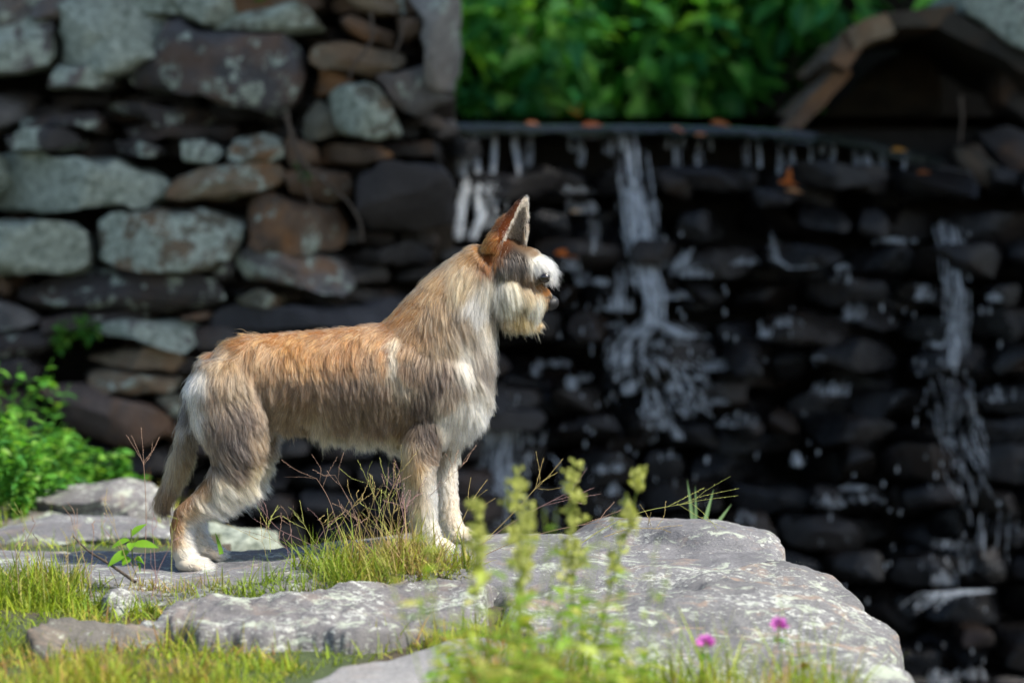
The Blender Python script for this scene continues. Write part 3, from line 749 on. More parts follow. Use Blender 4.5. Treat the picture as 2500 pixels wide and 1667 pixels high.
def blob_rock(name, c, size, seed, mat, label=None, rough=.28, color=None, lichen=.5, rust=.1, group=None):
    n = 40; m = 26
    th = np.linspace(0, 2 * np.pi, n, endpoint=False); ph = np.linspace(-np.pi / 2, np.pi / 2, m)
    v = np.array([[math.cos(b) * math.cos(a), math.cos(b) * math.sin(a), math.sin(b)] for b in ph for a in th])
    v = np.sign(v) * np.abs(v) ** .75
    v = v * (1 + rough * fbm(v * 1.4 + seed * 7.7, seed, 4)[:, None])
    rr = np.random.default_rng(seed)
    for _ in range(9):                                          # broken flat faces
        nn = rr.normal(0, 1, 3); nn[2] = abs(nn[2]) * .8; nn /= np.linalg.norm(nn); dd = np.maximum(v @ nn - rr.uniform(.62, .85), 0)
        v = v - dd[:, None] * nn * .92
    v = v * np.asarray(size) / 2 * 1.12
    v = v + np.stack([fbm(v * 26 + q * 9, seed + q, 3) for q in range(3)], 1) * .006
    f = [[i * n + j, i * n + (j + 1) % n, (i + 1) * n + (j + 1) % n, (i + 1) * n + j] for i in range(m - 1) for j in range(n)]
    o = mesh_np(name, v, np.array(f), mat); o.location = c; o.data.set_sharp_from_angle(angle=R(28))
    if color: o.color = (*color, 1); o['lichen'] = lichen; o['rust'] = rust; o['wet'] = 0.0
    if label: tag(o, label, 'rock', group)
    return o
# blurred rocks on the bank behind the slab
blob_rock('bank_rock', P(270, 1235, 1.25) + [0, 0, -.01], (.30, .26, .16), 3, M_LICHEN_ROCK, 'humped grey rock on the bank beside the leafy green weeds', color=PALE, lichen=.6)
blob_rock('bank_rock', P(200, 1285, .85) + [0, 0, -.015], (.52, .30, .075), 5, M_SLAB, 'long low pale rock lying behind the flat slab under the tail', rough=.3, color=PALE, lichen=.75)
blob_rock('bank_rock', P(560, 1292, 1.1) + [0, 0, -.035], (.20, .2, .10), 8, M_STONE, 'small rounded pale green rock seen past the hind leg', rough=.15, color=PALE, lichen=.85)
blob_rock('bank_rock', P(40, 1270, 1.1) + [0, 0, -.03], (.28, .25, .09), 9, M_STONE, 'low rock half hidden under the leafy weeds', rough=.15, color=GREY, lichen=.6)
# small rocks in the grass in front
blob_rock('small_rock', P(290, 1480, -.42) + [0, 0, -.02], (.085, .08, .07), 12, M_LICHEN_ROCK, 'fist-sized grey stone poking out of the grass')
plan_rock('small_rock', [(-.77, -.63), (-.69, -.585), (-.61, -.60), (-.55, -.67), (-.54, -.75), (-.60, -.79), (-.70, -.77), (-.78, -.71)],
          lambda x, y: -.094 + (y + .68) * .20 - (x + .66) * .12, -.3, M_DULL, .006, .02, 61, .012, .003, .05,
          'angular grey-brown stone half buried in the short grass')
plan_rock('small_rock', [(-1.02, -.60), (-.93, -.56), (-.84, -.58), (-.83, -.65), (-.92, -.69), (-1.03, -.67)],
          lambda x, y: -.094 + (y + .6) * .12, -.3, M_DULL, .006, .02, 67, .012, .003, .05,
          'dark flat stone sunk among the grass blades by the left-hand stalks')
blob_rock('small_rock', P(2300, 1690, -.55) + [0, 0, -.06], (.22, .2, .15), 16, M_SMOOTH, 'low grey rock beyond the foot of the big boulder', rough=.15)

# ------------------------------------------------------------------ dog
S = 5.609 / FPX * 1.063                       # metres per view pixel in the dog's plane
O0 = Pv(0, 0, 0.0)
def D(u, v, y=0.0):                            # dog drawing coordinates -> world (parallel, not through the lens)
    p = Pv(u, v, 0.0); return np.array([p[0], y, p[2]])

dv, df = [], []
def loft(rows, seg=22):
    """rows: (u, v, y, half width in the plane in px, half width across in m); capped with small end rings"""
    base = sum(len(x) for x in dv)
    pts = np.array([D(r[0], r[1], r[2]) for r in rows]); k = len(rows)
    t = np.gradient(pts, axis=0); t[:, 1] = 0; t /= np.linalg.norm(t, axis=1)[:, None]
    a = np.stack([-t[:, 2], 0 * t[:, 0], t[:, 0]], 1)
    rings = []
    ang = np.linspace(0, 2 * np.pi, seg, endpoint=False)
    def ring(p, ai, ru, ry): return p + np.cos(ang)[:, None] * ai * ru + np.sin(ang)[:, None] * np.array([0, 1, 0]) * ry
    r0 = rows[0][3] * S; rings.append(ring(pts[0] - t[0] * r0 * .55, a[0], r0 * .55, rows[0][4] * .55))
    for i in range(k): rings.append(ring(pts[i], a[i], rows[i][3] * S, rows[i][4]))
    r1 = rows[-1][3] * S; rings.append(ring(pts[-1] + t[-1] * r1 * .55, a[-1], r1 * .55, rows[-1][4] * .55))
    v = np.concatenate(rings); K = len(rings)
    i = np.arange(seg); jn = (i + 1) % seg
    f = [[base + int(x) for x in q] for r in range(K - 1) for q in np.stack([r * seg + i, r * seg + jn, (r + 1) * seg + jn, (r + 1) * seg + i], 1)]
    f.append([base + int(x) for x in i[::-1]]); f.append([base + int((K - 1) * seg + x) for x in i])
    dv.append(v); df.extend(f)
def ball(u, v, y, ru, rv, ry, rot=0):
    base = sum(len(x) for x in dv); n, m = 16, 10
    c = D(u, v, y); V = []
    for b in np.linspace(-np.pi / 2 + .02, np.pi / 2 - .02, m):
        for a in np.linspace(0, 2 * np.pi, n, endpoint=False):
            x, yy, z = math.cos(b) * math.cos(a) * ru * S, math.cos(b) * math.sin(a) * ry, math.sin(b) * rv * S
            V.append([c[0] + x * math.cos(rot) - z * math.sin(rot), c[1] + yy, c[2] + x * math.sin(rot) + z * math.cos(rot)])
    dv.append(np.array(V))
    for i in range(m - 1):
        for j in range(n): df.append([base + i * n + j, base + i * n + (j + 1) % n, base + (i + 1) * n + (j + 1) % n, base + (i + 1) * n + j])
    df.append([base + j for j in range(n)][::-1]); df.append([base + (m - 1) * n + j for j in range(n)])

# trunk
loft([(478, 845, 0, 42, .045), (505, 858, 0, 78, .070), (560, 862, 0, 94, .080), (640, 862, 0, 98, .082), (720, 862, 0, 104, .086), (800, 866, 0, 116, .092), (880, 870, 0, 130, .098),
      (950, 866, 0, 146, .098), (1020, 880, 0, 138, .092), (1064, 890, 0, 104, .076), (1084, 892, 0, 66, .056)])
loft([(1048, 965, 0, 36, .05), (1072, 930, 0, 44, .06), (1082, 880, 0, 42, .06), (1086, 820, 0, 42, .058), (1092, 760, 0, 38, .052), (1098, 700, 0, 36, .046)])          # breastbone and throat
# neck
loft([(985, 800, 0, 120, .085), (1020, 740, 0, 104, .076), (1050, 690, 0, 88, .068), (1085, 640, 0, 70, .060), (1120, 605, 0, 58, .055)])
# head
ball(1160, 603, 0, 62, 55, .056, -.3)
ball(1207, 611, 0, 48, 46, .050, -.3)
ball(1165, 655, 0, 50, 52, .050)
loft([(1170, 655, 0, 52, .046), (1205, 666, 0, 42, .040), (1232, 678, 0, 32, .034), (1252, 688, 0, 24, .026), (1259, 692, 0, 17, .020)])
loft([(1165, 690, 0, 34, .036), (1196, 704, 0, 26, .030), (1222, 711, 0, 15, .022)])         # jaw
for sy in (-1, 1):
    ball(1236, 605, sy * .027, 23, 16, .019, -.5)                                        # brow
# ears: cupped shells opening forward and outward
def ear(sy):
    base = sum(len(x) for x in dv)
    ns, na = 12, 15; ax0, ax1 = D(1160, 566, sy * .036), D(1208, 445, sy * .045)
    open_ang = math.atan2(-.62 * -sy, .78)
    V = []
    for shell in (1.0, 0.76):
        for i in range(ns):
            t = i / (ns - 1); w = (.041 * (1 - t) ** .75 + .003) * (1.0 if t > .02 else .95)
            c = ax0 * (1 - t) + ax1 * t
            thick = w * shell if shell == 1.0 else max(w - .0065, w * .35)
            for j in range(na):
                a = open_ang + math.pi + (j / (na - 1) - .5) * R(235)
                V.append([c[0] + thick * 1.02 * math.cos(a), c[1] + thick * .70 * math.sin(a), c[2]])
    dv.append(np.array(V)); N = ns * na
    idx = lambda s, i, j: base + s * N + i * na + j
    for i in range(ns - 1):
        for j in range(na - 1):
            df.append([idx(0, i, j), idx(0, i, j + 1), idx(0, i + 1, j + 1), idx(0, i + 1, j)])
            df.append([idx(1, i, j), idx(1, i + 1, j), idx(1, i + 1, j + 1), idx(1, i, j + 1)])
        for j in (0, na - 1):
            df.append([idx(0, i, j), idx(0, i + 1, j), idx(1, i + 1, j), idx(1, i, j)])
    for j in range(na - 1):
        df.append([idx(0, 0, j), idx(0, 0, j + 1), idx(1, 0, j + 1), idx(1, 0, j)])
        df.append([idx(0, ns - 1, j), idx(0, ns - 1, j + 1), idx(1, ns - 1, j + 1), idx(1, ns - 1, j)])
ear(-1); ear(1)
# front legs
YF, YH = .070, .075
def front_leg(y, du, dvv):
    loft([(990 + du, 900 + dvv * 0, y * .66, 52, .034), (985 + du, 960, y * .74, 46, .030), (971 + du, 1020 + dvv * .3, y * .92, 37, .029), (970 + du, 1070 + dvv * .5, y, 30, .027), (974 + du, 1130 + dvv * .8, y, 26, .0235), (980 + du, 1185 + dvv, y, 25, .023), (988 + du, 1225 + dvv, y, 27, .024)])
    ball(1004 + du, 1243 + dvv, y, 36, 21, .027)
    for q, (tu, ty) in enumerate([(1027, -.021), (1035, -.007), (1035, .007), (1027, .021)]):
        ball(tu + du, 1250 + dvv, y + ty, 15, 14, .0095)
front_leg(-YF, -2, 1); front_leg(YF, 47, -8)
# hind legs
def hind_leg(y, du, dvv):
    loft([(520 + du, 870, y * .75, 84, .045), (530 + du, 950, y * .9, 80, .045), (548 + du, 1020, y, 60, .040), (540 + du, 1075, y, 46, .034), (505 + du, 1115 + dvv * .5, y, 34, .028), (462 + du, 1148 + dvv * .6, y, 24, .021), (428 + du, 1172 + dvv * .8, y, 20, .018),
          (420 + du, 1205 + dvv, y, 20, .018), (424 + du, 1245 + dvv, y, 20, .019), (430 + du, 1268 + dvv, y, 23, .021)])
    ball(447 + du, 1286 + dvv, y, 36, 20, .026)
    for tu, ty in [(470, -.020), (478, -.007), (478, .007), (470, .020)]:
        ball(tu + du, 1293 + dvv, y + ty, 15, 13, .0095)
hind_leg(-YH, 0, 0); hind_leg(YH, 14, -12)
# tail
loft([(470, 840, 0, 22, .016), (448, 880, 0, 20, .016), (434, 950, 0, 17, .014), (420, 1020, 0, 15, .012), (396, 1085, 0, 13, .010), (372, 1140, 0, 9, .008), (366, 1160, 0, 5, .005)])

raw = mesh_np('dog_raw', np.concatenate(dv), df, None, None, True)
mod = raw.modifiers.new('remesh', 'REMESH'); mod.mode = 'VOXEL'; mod.voxel_size = .0042; mod.use_smooth_shade = True
mod2 = raw.modifiers.new('smooth', 'SMOOTH'); mod2.iterations = 5; mod2.factor = .5
dg = bpy.context.evaluated_depsgraph_get()
body = bpy.data.meshes.new_from_object(raw.evaluated_get(dg)); body.name = 'dog'
bpy.data.objects.remove(raw)
dog = bpy.data.objects.new('dog', body); col.objects.link(dog)
tag(dog, 'rough-coated fawn and grey dog with pricked ear standing in profile on the flat slab', 'dog')
body.materials.clear(); body.materials.append(M_SKIN)

# coat table: u, v, growth direction (image), length cm, colour
COAT = [
 (445,830,-.6,.8,2.5,(185,150,115)),(480,785,-.8,.3,3,(196,134,82)),(540,770,-.9,.3,2.5,(196,132,78)),(620,755,-.9,.35,2.2,(200,136,82)),(700,745,-.85,.4,2.2,(200,136,82)),(800,735,-.8,.5,2.2,(202,140,86)),(900,720,-.7,.6,2.2,(204,138,84)),(940,700,-.6,.7,2.5,(194,142,95)),
 (520,820,-.4,.8,3.5,(172,142,112)),(600,810,-.5,.8,3.5,(168,130,98)),(700,800,-.45,.85,3.2,(178,126,84)),(800,795,-.4,.9,3,(168,120,84)),(880,770,-.4,.9,3,(180,130,90)),(902,795,-.1,1,2.0,(215,200,178)),(904,815,-.1,1,2.0,(220,206,186)),(906,838,-.1,1,2.0,(205,190,170)),(907,865,-.1,1,2.0,(180,162,142)),(886,800,-.3,1,2.6,(175,126,88)),(922,800,-.2,1,2.6,(160,124,94)),(905,910,-.1,1,2.5,(140,120,102)),(884,825,-.3,1,2.8,(165,122,88)),(926,830,-.2,1,2.8,(140,112,90)),(885,870,-.3,1,3,(128,106,90)),
 (600,900,-.3,.9,3.5,(140,122,106)),(700,880,-.35,.95,3.5,(140,114,94)),(800,880,-.3,1,3.2,(128,106,90)),(870,880,-.25,1,3,(126,104,88)),
 (680,960,-.3,1,4,(150,130,108)),(780,950,-.3,1,4,(132,112,95)),(870,950,-.2,1,4,(126,106,92)),
 (660,1000,-.2,1,7,(190,172,145)),(740,985,-.2,1,6.5,(205,188,160)),(800,1000,-.15,1,5.5,(215,200,172)),(870,1015,-.1,1,5.5,(222,208,180)),(905,1025,-.2,1,4,(215,195,160)),
 (462,870,-.3,.9,3.5,(225,218,208)),(455,940,-.2,1,3.5,(226,216,204)),(488,885,-.3,.9,3.5,(140,118,100)),(482,950,-.15,1,3.5,(132,115,103)),(515,870,-.3,.9,3.5,(160,134,110)),(540,860,-.2,.9,4,(165,145,125)),(560,920,.1,1,3.5,(105,92,86)),(500,960,-.1,1,3.5,(120,105,96)),(550,1000,.2,1,3.5,(92,82,80)),(480,1030,0,1,3,(130,110,92)),(540,1060,.2,1,3,(105,92,84)),(600,1010,.3,.9,3.5,(140,122,104)),(615,1060,.3,1,3.5,(200,182,148)),
 (470,1100,-.3,.9,2.2,(170,135,100)),(430,1150,-.2,1,1.8,(190,150,115)),(405,1190,-.1,1,1.6,(188,140,98)),(400,1230,-.1,1,1.5,(214,178,142)),(520,1115,.5,.9,4,(222,208,184)),(560,1110,.6,.8,4.5,(222,206,178)),(480,1160,.5,.9,4,(232,224,208)),(450,1200,.2,1,2,(236,230,220)),(430,1270,.2,1,1,(240,232,218)),(470,1290,.7,.6,.8,(238,226,210)),
 (430,930,-.2,1,4,(105,97,93)),(435,1000,-.2,1,4.5,(152,132,106)),(410,1060,-.4,.9,5,(164,140,108)),(380,1120,-.5,.9,5,(140,110,80)),(364,1158,-.3,1,4,(84,68,55)),(360,1180,-.2,1,3,(36,32,32)),
 (1000,640,-.5,.8,3,(190,146,104)),(1050,570,-.7,.6,2.5,(200,162,120)),(1080,560,-.8,.4,2,(200,152,105)),(1000,720,-.2,1,3.5,(152,126,100)),(1060,640,-.3,1,3.5,(190,164,132)),(1060,720,-.1,1,3.5,(135,120,105)),(1100,690,-.1,1,4,(200,200,200)),(1110,760,.1,1,4,(195,188,178)),(1020,790,.1,1,3.5,(155,135,114)),(1060,800,.2,1,4,(220,212,200)),(1130,720,0,1,4,(170,155,135)),(1125,830,.1,1,4,(140,130,122)),(1080,855,.2,1,4,(170,162,152)),(1100,825,.1,1,4,(132,124,118)),(1045,870,.15,1,3.5,(135,122,112)),(1022,835,.1,1,3.2,(118,102,93)),(1138,775,.1,1,3.5,(150,140,130)),(1085,775,.1,1,4,(150,140,130)),(1140,860,.15,1,4,(155,148,140)),(1062,835,.2,1,4,(205,198,188)),(1030,900,.15,1,3.2,(150,135,122)),
 (950,760,-.3,.9,2.5,(172,130,94)),(960,830,-.2,1,3,(128,108,92)),(1000,860,.1,1,3,(106,90,80)),(970,920,0,1,3,(100,84,75)),(990,980,.1,1,2.5,(92,78,72)),(935,960,-.2,1,3,(130,106,86)),
 (1050,930,.2,1,4,(236,226,210)),(1070,960,.2,1,4,(240,232,216)),(1108,930,.25,1,4,(245,238,226)),(1066,908,.2,1,4,(232,222,208)),(1038,965,.2,1,4,(225,212,192)),(1120,955,.25,1,4,(240,232,218)),(1090,970,.25,1,4,(236,226,208)),(1090,940,.3,1,4.5,(245,238,224)),(1125,900,.3,1,4,(200,192,180)),(1080,1000,.2,1,4,(214,194,164)),(1110,990,.3,.9,4,(222,208,184)),
 (985,1030,.1,1,2,(125,108,95)),(950,1060,-.4,.9,4.5,(192,156,114)),(930,1100,-.5,.8,4.5,(208,184,150)),(990,1070,.2,1,1.8,(196,182,168)),(1000,1110,.1,1,2.2,(240,232,220)),(955,1130,-.4,.9,3.8,(208,178,142)),(950,1180,-.3,.9,3,(214,192,160)),(990,1180,.1,1,1.8,(240,230,214)),(970,1230,.1,1,1.2,(242,234,220)),(1010,1245,.6,.7,.8,(244,236,224)),(915,1040,-.5,.8,4,(190,148,100)),
 (1040,1080,.1,1,1.5,(234,226,210)),(1045,1180,.1,1,1.2,(230,216,196)),(1070,1235,.7,.5,.8,(240,230,214)),
 (1130,560,-.6,.7,1.6,(176,104,50)),(1128,590,-.2,1,1.5,(160,98,54)),(1135,540,-.6,.2,1.6,(176,98,42)),(1150,520,-.5,-.5,1.3,(166,88,36)),(1180,480,.1,-.9,1.0,(134,76,36)),(1206,448,.3,-1,.7,(56,42,32)),(1150,575,-.1,.9,1.2,(130,80,45)),(1195,545,.4,.6,.9,(130,100,75)),
 (1170,592,.4,.9,1.4,(88,82,80)),(1150,610,.2,1,1.8,(110,105,100)),(1190,600,.4,.9,1.5,(95,86,80)),(1212,560,.6,.7,1,(144,116,90)),(1226,582,.5,.8,1.3,(165,142,120)),(1232,594,.5,.85,2.4,(250,246,240)),(1244,598,.75,.65,3.2,(250,246,240)),(1254,603,.8,.6,3.0,(250,246,240)),(1200,630,.3,.9,2,(130,104,82)),(1215,640,.3,.9,2,(140,112,88)),
 (1140,650,.1,1,4,(218,208,190)),(1170,660,.3,.95,4.5,(230,214,182)),(1200,662,.4,.9,4,(208,178,142)),(1238,640,.4,.9,.8,(78,64,54)),(1249,647,.5,.8,.6,(95,74,58)),(1226,634,.4,.9,1.2,(110,88,70)),(1228,652,.6,.8,1.6,(175,134,98)),(1238,655,.8,.6,1.0,(180,132,88)),(1252,668,.8,.6,.8,(176,124,78)),(1225,685,-.05,1,4.6,(246,230,202)),(1238,692,-.3,1,4.0,(246,224,190)),(1250,698,-.6,.9,1.8,(205,165,120)),(1258,704,-.6,.8,.8,(95,75,62)),(1260,686,.5,.8,.6,(95,70,52)),(1250,715,-.3,1,2.2,(170,135,100)),(1235,725,-.2,1,3.0,(190,155,115)),(1190,710,.25,1,4.6,(206,166,116)),(1160,720,.3,1,4.6,(190,155,115)),(1210,735,.2,1,3.5,(165,134,100)),
]
def coat_colour(c):
    c = np.array(lin(c)); l = float(c @ [.25, .6, .15])
    c = l + (c - l) * 1.12
    return np.clip(c * min(1.0, (l / .72)) ** .60 * np.array([1.04, 1.0, .93]), .004, .9)
ct = np.array([[r[0], r[1], r[2], r[3], r[4], *coat_colour(r[5])] for r in COAT])
def coat_at(p):
    """p (N,3) world -> direction (N,3), length m, colour linear (N,3)"""
    u = (p[:, 0] - O0[0]) / S; v = (O0[2] - p[:, 2]) / S
    out = np.zeros((len(p), 6))
    for s in range(0, len(p), 20000):
        d2 = (u[s:s + 20000, None] - ct[None, :, 0]) ** 2 + (v[s:s + 20000, None] - ct[None, :, 1]) ** 2 + 40.0
        w = d2 ** -2.7; w /= w.sum(1, keepdims=True)
        out[s:s + 20000] = w @ ct[:, 2:8]
    d = np.stack([out[:, 0], 0 * u, -out[:, 1]], 1); d /= np.linalg.norm(d, axis=1)[:, None] + 1e-9
    return d, out[:, 2] * .0088, out[:, 3:6], u, v

nv = len(body.vertices); bco = np.zeros(nv * 3, np.float32); body.vertices.foreach_get('co', bco); bco = bco.reshape(-1, 3).astype(float)
_, _, bc, _, _ = coat_at(bco)
c4 = np.ones((nv, 4), np.float32); c4[:, :3] = bc * .55
body.color_attributes.new('tint', 'FLOAT_COLOR', 'POINT').data.foreach_set('color', c4.ravel())

def grow_fur(n, nclump, seed):
    r = np.random.default_rng(seed)
    body.calc_loop_triangles(); nt_ = len(body.loop_triangles)
    tri = np.zeros(nt_ * 3, np.int32); body.loop_triangles.foreach_get('vertices', tri); tri = tri.reshape(-1, 3)
    vn = np.zeros(nv * 3, np.float32); body.vertices.foreach_get('normal', vn); vn = vn.reshape(-1, 3).astype(float)
    A, B, C = bco[tri[:, 0]], bco[tri[:, 1]], bco[tri[:, 2]]
    area = np.linalg.norm(np.cross(B - A, C - A), axis=1) / 2
    cent = (A + B + C) / 3
    wgt = area * np.where(cent[:, 1] > .02, .45, 1.0)           # fewer hairs on the far side
    uu = (cent[:, 0] - O0[0]) / S; vv = (O0[2] - cent[:, 2]) / S
    wgt *= np.where((uu > 1100) & (vv < 790), 1.7, 1.0) * np.where((uu > 1110) & (vv < 560), 1.8, 1.0)
    pick = r.choice(nt_, n, p=wgt / wgt.sum())
    a, b = r.random(n), r.random(n); m = a + b > 1; a[m], b[m] = 1 - a[m], 1 - b[m]
    root = A[pick] + a[:, None] * (B[pick] - A[pick]) + b[:, None] * (C[pick] - A[pick])
    nrm = vn[tri[pick, 0]] * (1 - a - b)[:, None] + vn[tri[pick, 1]] * a[:, None] + vn[tri[pick, 2]] * b[:, None]
    nrm /= np.linalg.norm(nrm, axis=1)[:, None] + 1e-9
    d, L, c, u, v = coat_at(root)
    # keep the nose leather and the eye free
    free = ~(((u - 1270) ** 2 + (v - 698) ** 2 < 14 ** 2) | (((u - 1251) ** 2 + (v - 638) ** 2 < 15 ** 2) & (root[:, 1] < 0)))
    root, nrm, d, L, c, u, v = [x[free] for x in (root, nrm, d, L, c, u, v)]; n = len(root)
    # inner side of the pricked ear: pale thin hair
    inner = (v < 552) & (u > 1145) & ((nrm @ np.array([.78, -.62, 0])) > .1)
    c[inner] = np.array(lin((165, 148, 128))); L[inner] = .010
    d[inner] = np.array([.35, 0, .9])
    # whorls: rotate the growth direction by slow noise
    q = np.stack([root[:, 0], root[:, 1] * .6, root[:, 2]], 1)
    ang = .50 * fbm(q * 17, 61, 2) + .30 * fbm(q * 60, 71, 2)
    ang = ang * np.where(v < 555, .4, 1)
    ca, sa = np.cos(ang), np.sin(ang)
    d = np.stack([d[:, 0] * ca - d[:, 2] * sa, d[:, 1], d[:, 0] * sa + d[:, 2] * ca], 1)
    tan = d - nrm * (nrm * d).sum(1)[:, None]
    tl = np.linalg.norm(tan, axis=1)[:, None]
    tan = np.where(tl > .15, tan / (tl + 1e-9), d)
    lift = np.clip(r.normal(.36, .13, n), .08, .9)
    brow = (u > 1236) & (v < 622) & (v > 580)
    lift[brow] = np.clip(r.normal(.6, .35, brow.sum()), .05, 1.4); L[brow] *= r.uniform(.6, 1.45, brow.sum())
    earm = (v < 545) & ~inner; lift[earm] = np.clip(r.normal(.6, .25, earm.sum()), .1, 1.2)
    L = L * np.clip(r.normal(.92, .17, n), .35, 1.4)
    L = L * (1 + .22 * vnoise(q * 60, 91)) * (1 + .15 * vnoise(q * 140, 92))
    stray = r.random(n) < .03; L[stray] *= 1.2; lift[stray] += .4
    dir0 = tan * np.cos(lift)[:, None] + nrm * np.sin(lift)[:, None]
    dend = d * .75 + tan * .35 + np.array([0, 0, -.18]) + r.normal(0, .12, (n, 3))
    into = np.minimum((dend * nrm).sum(1) - .10, 0)             # hair lies on the body, it does not grow back into it
    dend = dend - nrm * into[:, None]
    dend /= np.linalg.norm(dend, axis=1)[:, None]
    NP = 6; t = np.linspace(0, 1, NP)
    pts = np.zeros((n, NP, 3)); pts[:, 0] = root - nrm * .001
    for kk in range(1, NP):
        w = (t[kk] - .5 / (NP - 1)) ** .8
        dd = dir0 * (1 - w) + dend * w; dd /= np.linalg.norm(dd, axis=1)[:, None]
        pts[:, kk] = pts[:, kk - 1] + dd * (L / (NP - 1))[:, None]
    # locks: pull every hair's tip towards its nearest leader hair
    lead = r.choice(n, nclump, replace=False)
    from mathutils.kdtree import KDTree
    kd = KDTree(nclump)
    for i, li_ in enumerate(lead): kd.insert(root[li_], i)
    kd.balance()
    near = np.array([lead[kd.find(p)[1]] for p in root])
    stiff = r.uniform(.30, .82, n)[:, None, None] * (t ** 1.3)[None, :, None]
    pts = pts * (1 - stiff) + (pts[near] * .97 + (root - root[near])[:, None] * .03) * stiff
    wave = (r.random(n)[:, None] * 6.28 + t[None] * 5.5)
    pts[:, :, 0] += np.sin(wave) * (L * .03)[:, None] * t; pts[:, :, 2] += np.cos(wave) * (L * .02)[:, None] * t
    # colour of each lock and hair
    lockv = 1 + .27 * r.normal(0, 1, n)[near]; hairv = 1 + .24 * r.normal(0, 1, n)
    c = c * np.clip(lockv * hairv, .42, 1.75)[:, None]
    dark = r.random(n) < .07; c[dark] *= .45
    palehair = r.random(n) < .08; c[palehair] = c[palehair] * .5 + np.array(lin((225, 205, 175))) * .5
    c = np.clip(c, .004, .86)
    cu = bpy.data.hair_curves.new('fur'); cu.add_curves([NP] * n)
    cu.attributes['position'].data.foreach_set('vector', pts.astype(np.float32).ravel()) if 'position' in cu.attributes else cu.points.foreach_set('position', pts.astype(np.float32).ravel())
    rad = (np.array([.00025, .00025, .00024, .00020, .00014, .00005])[None] * r.uniform(.8, 1.25, n)[:, None]).astype(np.float32)
    at = cu.attributes.get('radius') or cu.attributes.new('radius', 'FLOAT', 'POINT'); at.data.foreach_set('value', rad.ravel())
    ca4 = np.ones((n, 4), np.float32); ca4[:, :3] = c
    cu.attributes.new('tint', 'FLOAT_COLOR', 'CURVE').data.foreach_set('color', ca4.ravel())
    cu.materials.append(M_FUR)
    o = bpy.data.objects.new('fur', cu); col.objects.link(o); o.parent = dog
    return o
grow_fur(400000, 24000, 5)

def lump(name, c, r3, mat, parent, seed=0, rough=.1, rot=0):
    n, m = 18, 12
    v = np.array([[math.cos(b) * math.cos(a), math.cos(b) * math.sin(a), math.sin(b)] for b in np.linspace(-np.pi / 2, np.pi / 2, m) for a in np.linspace(0, 2 * np.pi, n, endpoint=False)])
    v = v * (1 + rough * fbm(v * 2 + seed, seed, 2)[:, None]) * np.asarray(r3)
    v = np.stack([v[:, 0] * math.cos(rot) - v[:, 2] * math.sin(rot), v[:, 1], v[:, 0] * math.sin(rot) + v[:, 2] * math.cos(rot)], 1)
    f = np.array([[i * n + j, i * n + (j + 1) % n, (i + 1) * n + (j + 1) % n, (i + 1) * n + j] for i in range(m - 1) for j in range(n)])
    o = mesh_np(name, v + np.asarray(c), f, mat, parent); return o
lump('nose', D(1267, 696, 0), (.0135, .018, .0145), M_NOSE, dog, 4, .12, -.5)
for sy in (-1, 1):
    lump('eye', D(1250, 637, sy * .040), (.0115, .0105, .0105), M_EYE, dog, 2, .0)
for (uu, vv, yy) in [(1047, 1262, -YF - .013), (1049, 1262, -YF + .003), (1096, 1249, YF - .013), (490, 1303, -YH - .013), (492, 1303, -YH + .003)]:
    lump('claw', D(uu, vv - 2, yy), (.006, .0022, .003), M_CLAW, dog, 1, .05, -.4)

# ------------------------------------------------------------------ grass on the bank
def in_poly(x, y, poly):
    inside = np.zeros(len(x), bool); n = len(poly)
    for i in range(n):
        a, b = poly[i], poly[(i + 1) % n]
        cond = (a[1] > y) != (b[1] > y)
        with np.errstate(divide='ignore', invalid='ignore'):
            xi = (b[0] - a[0]) * (y - a[1]) / (b[1] - a[1] + 1e-12) + a[0]
        inside ^= cond & (x < xi)
    return inside

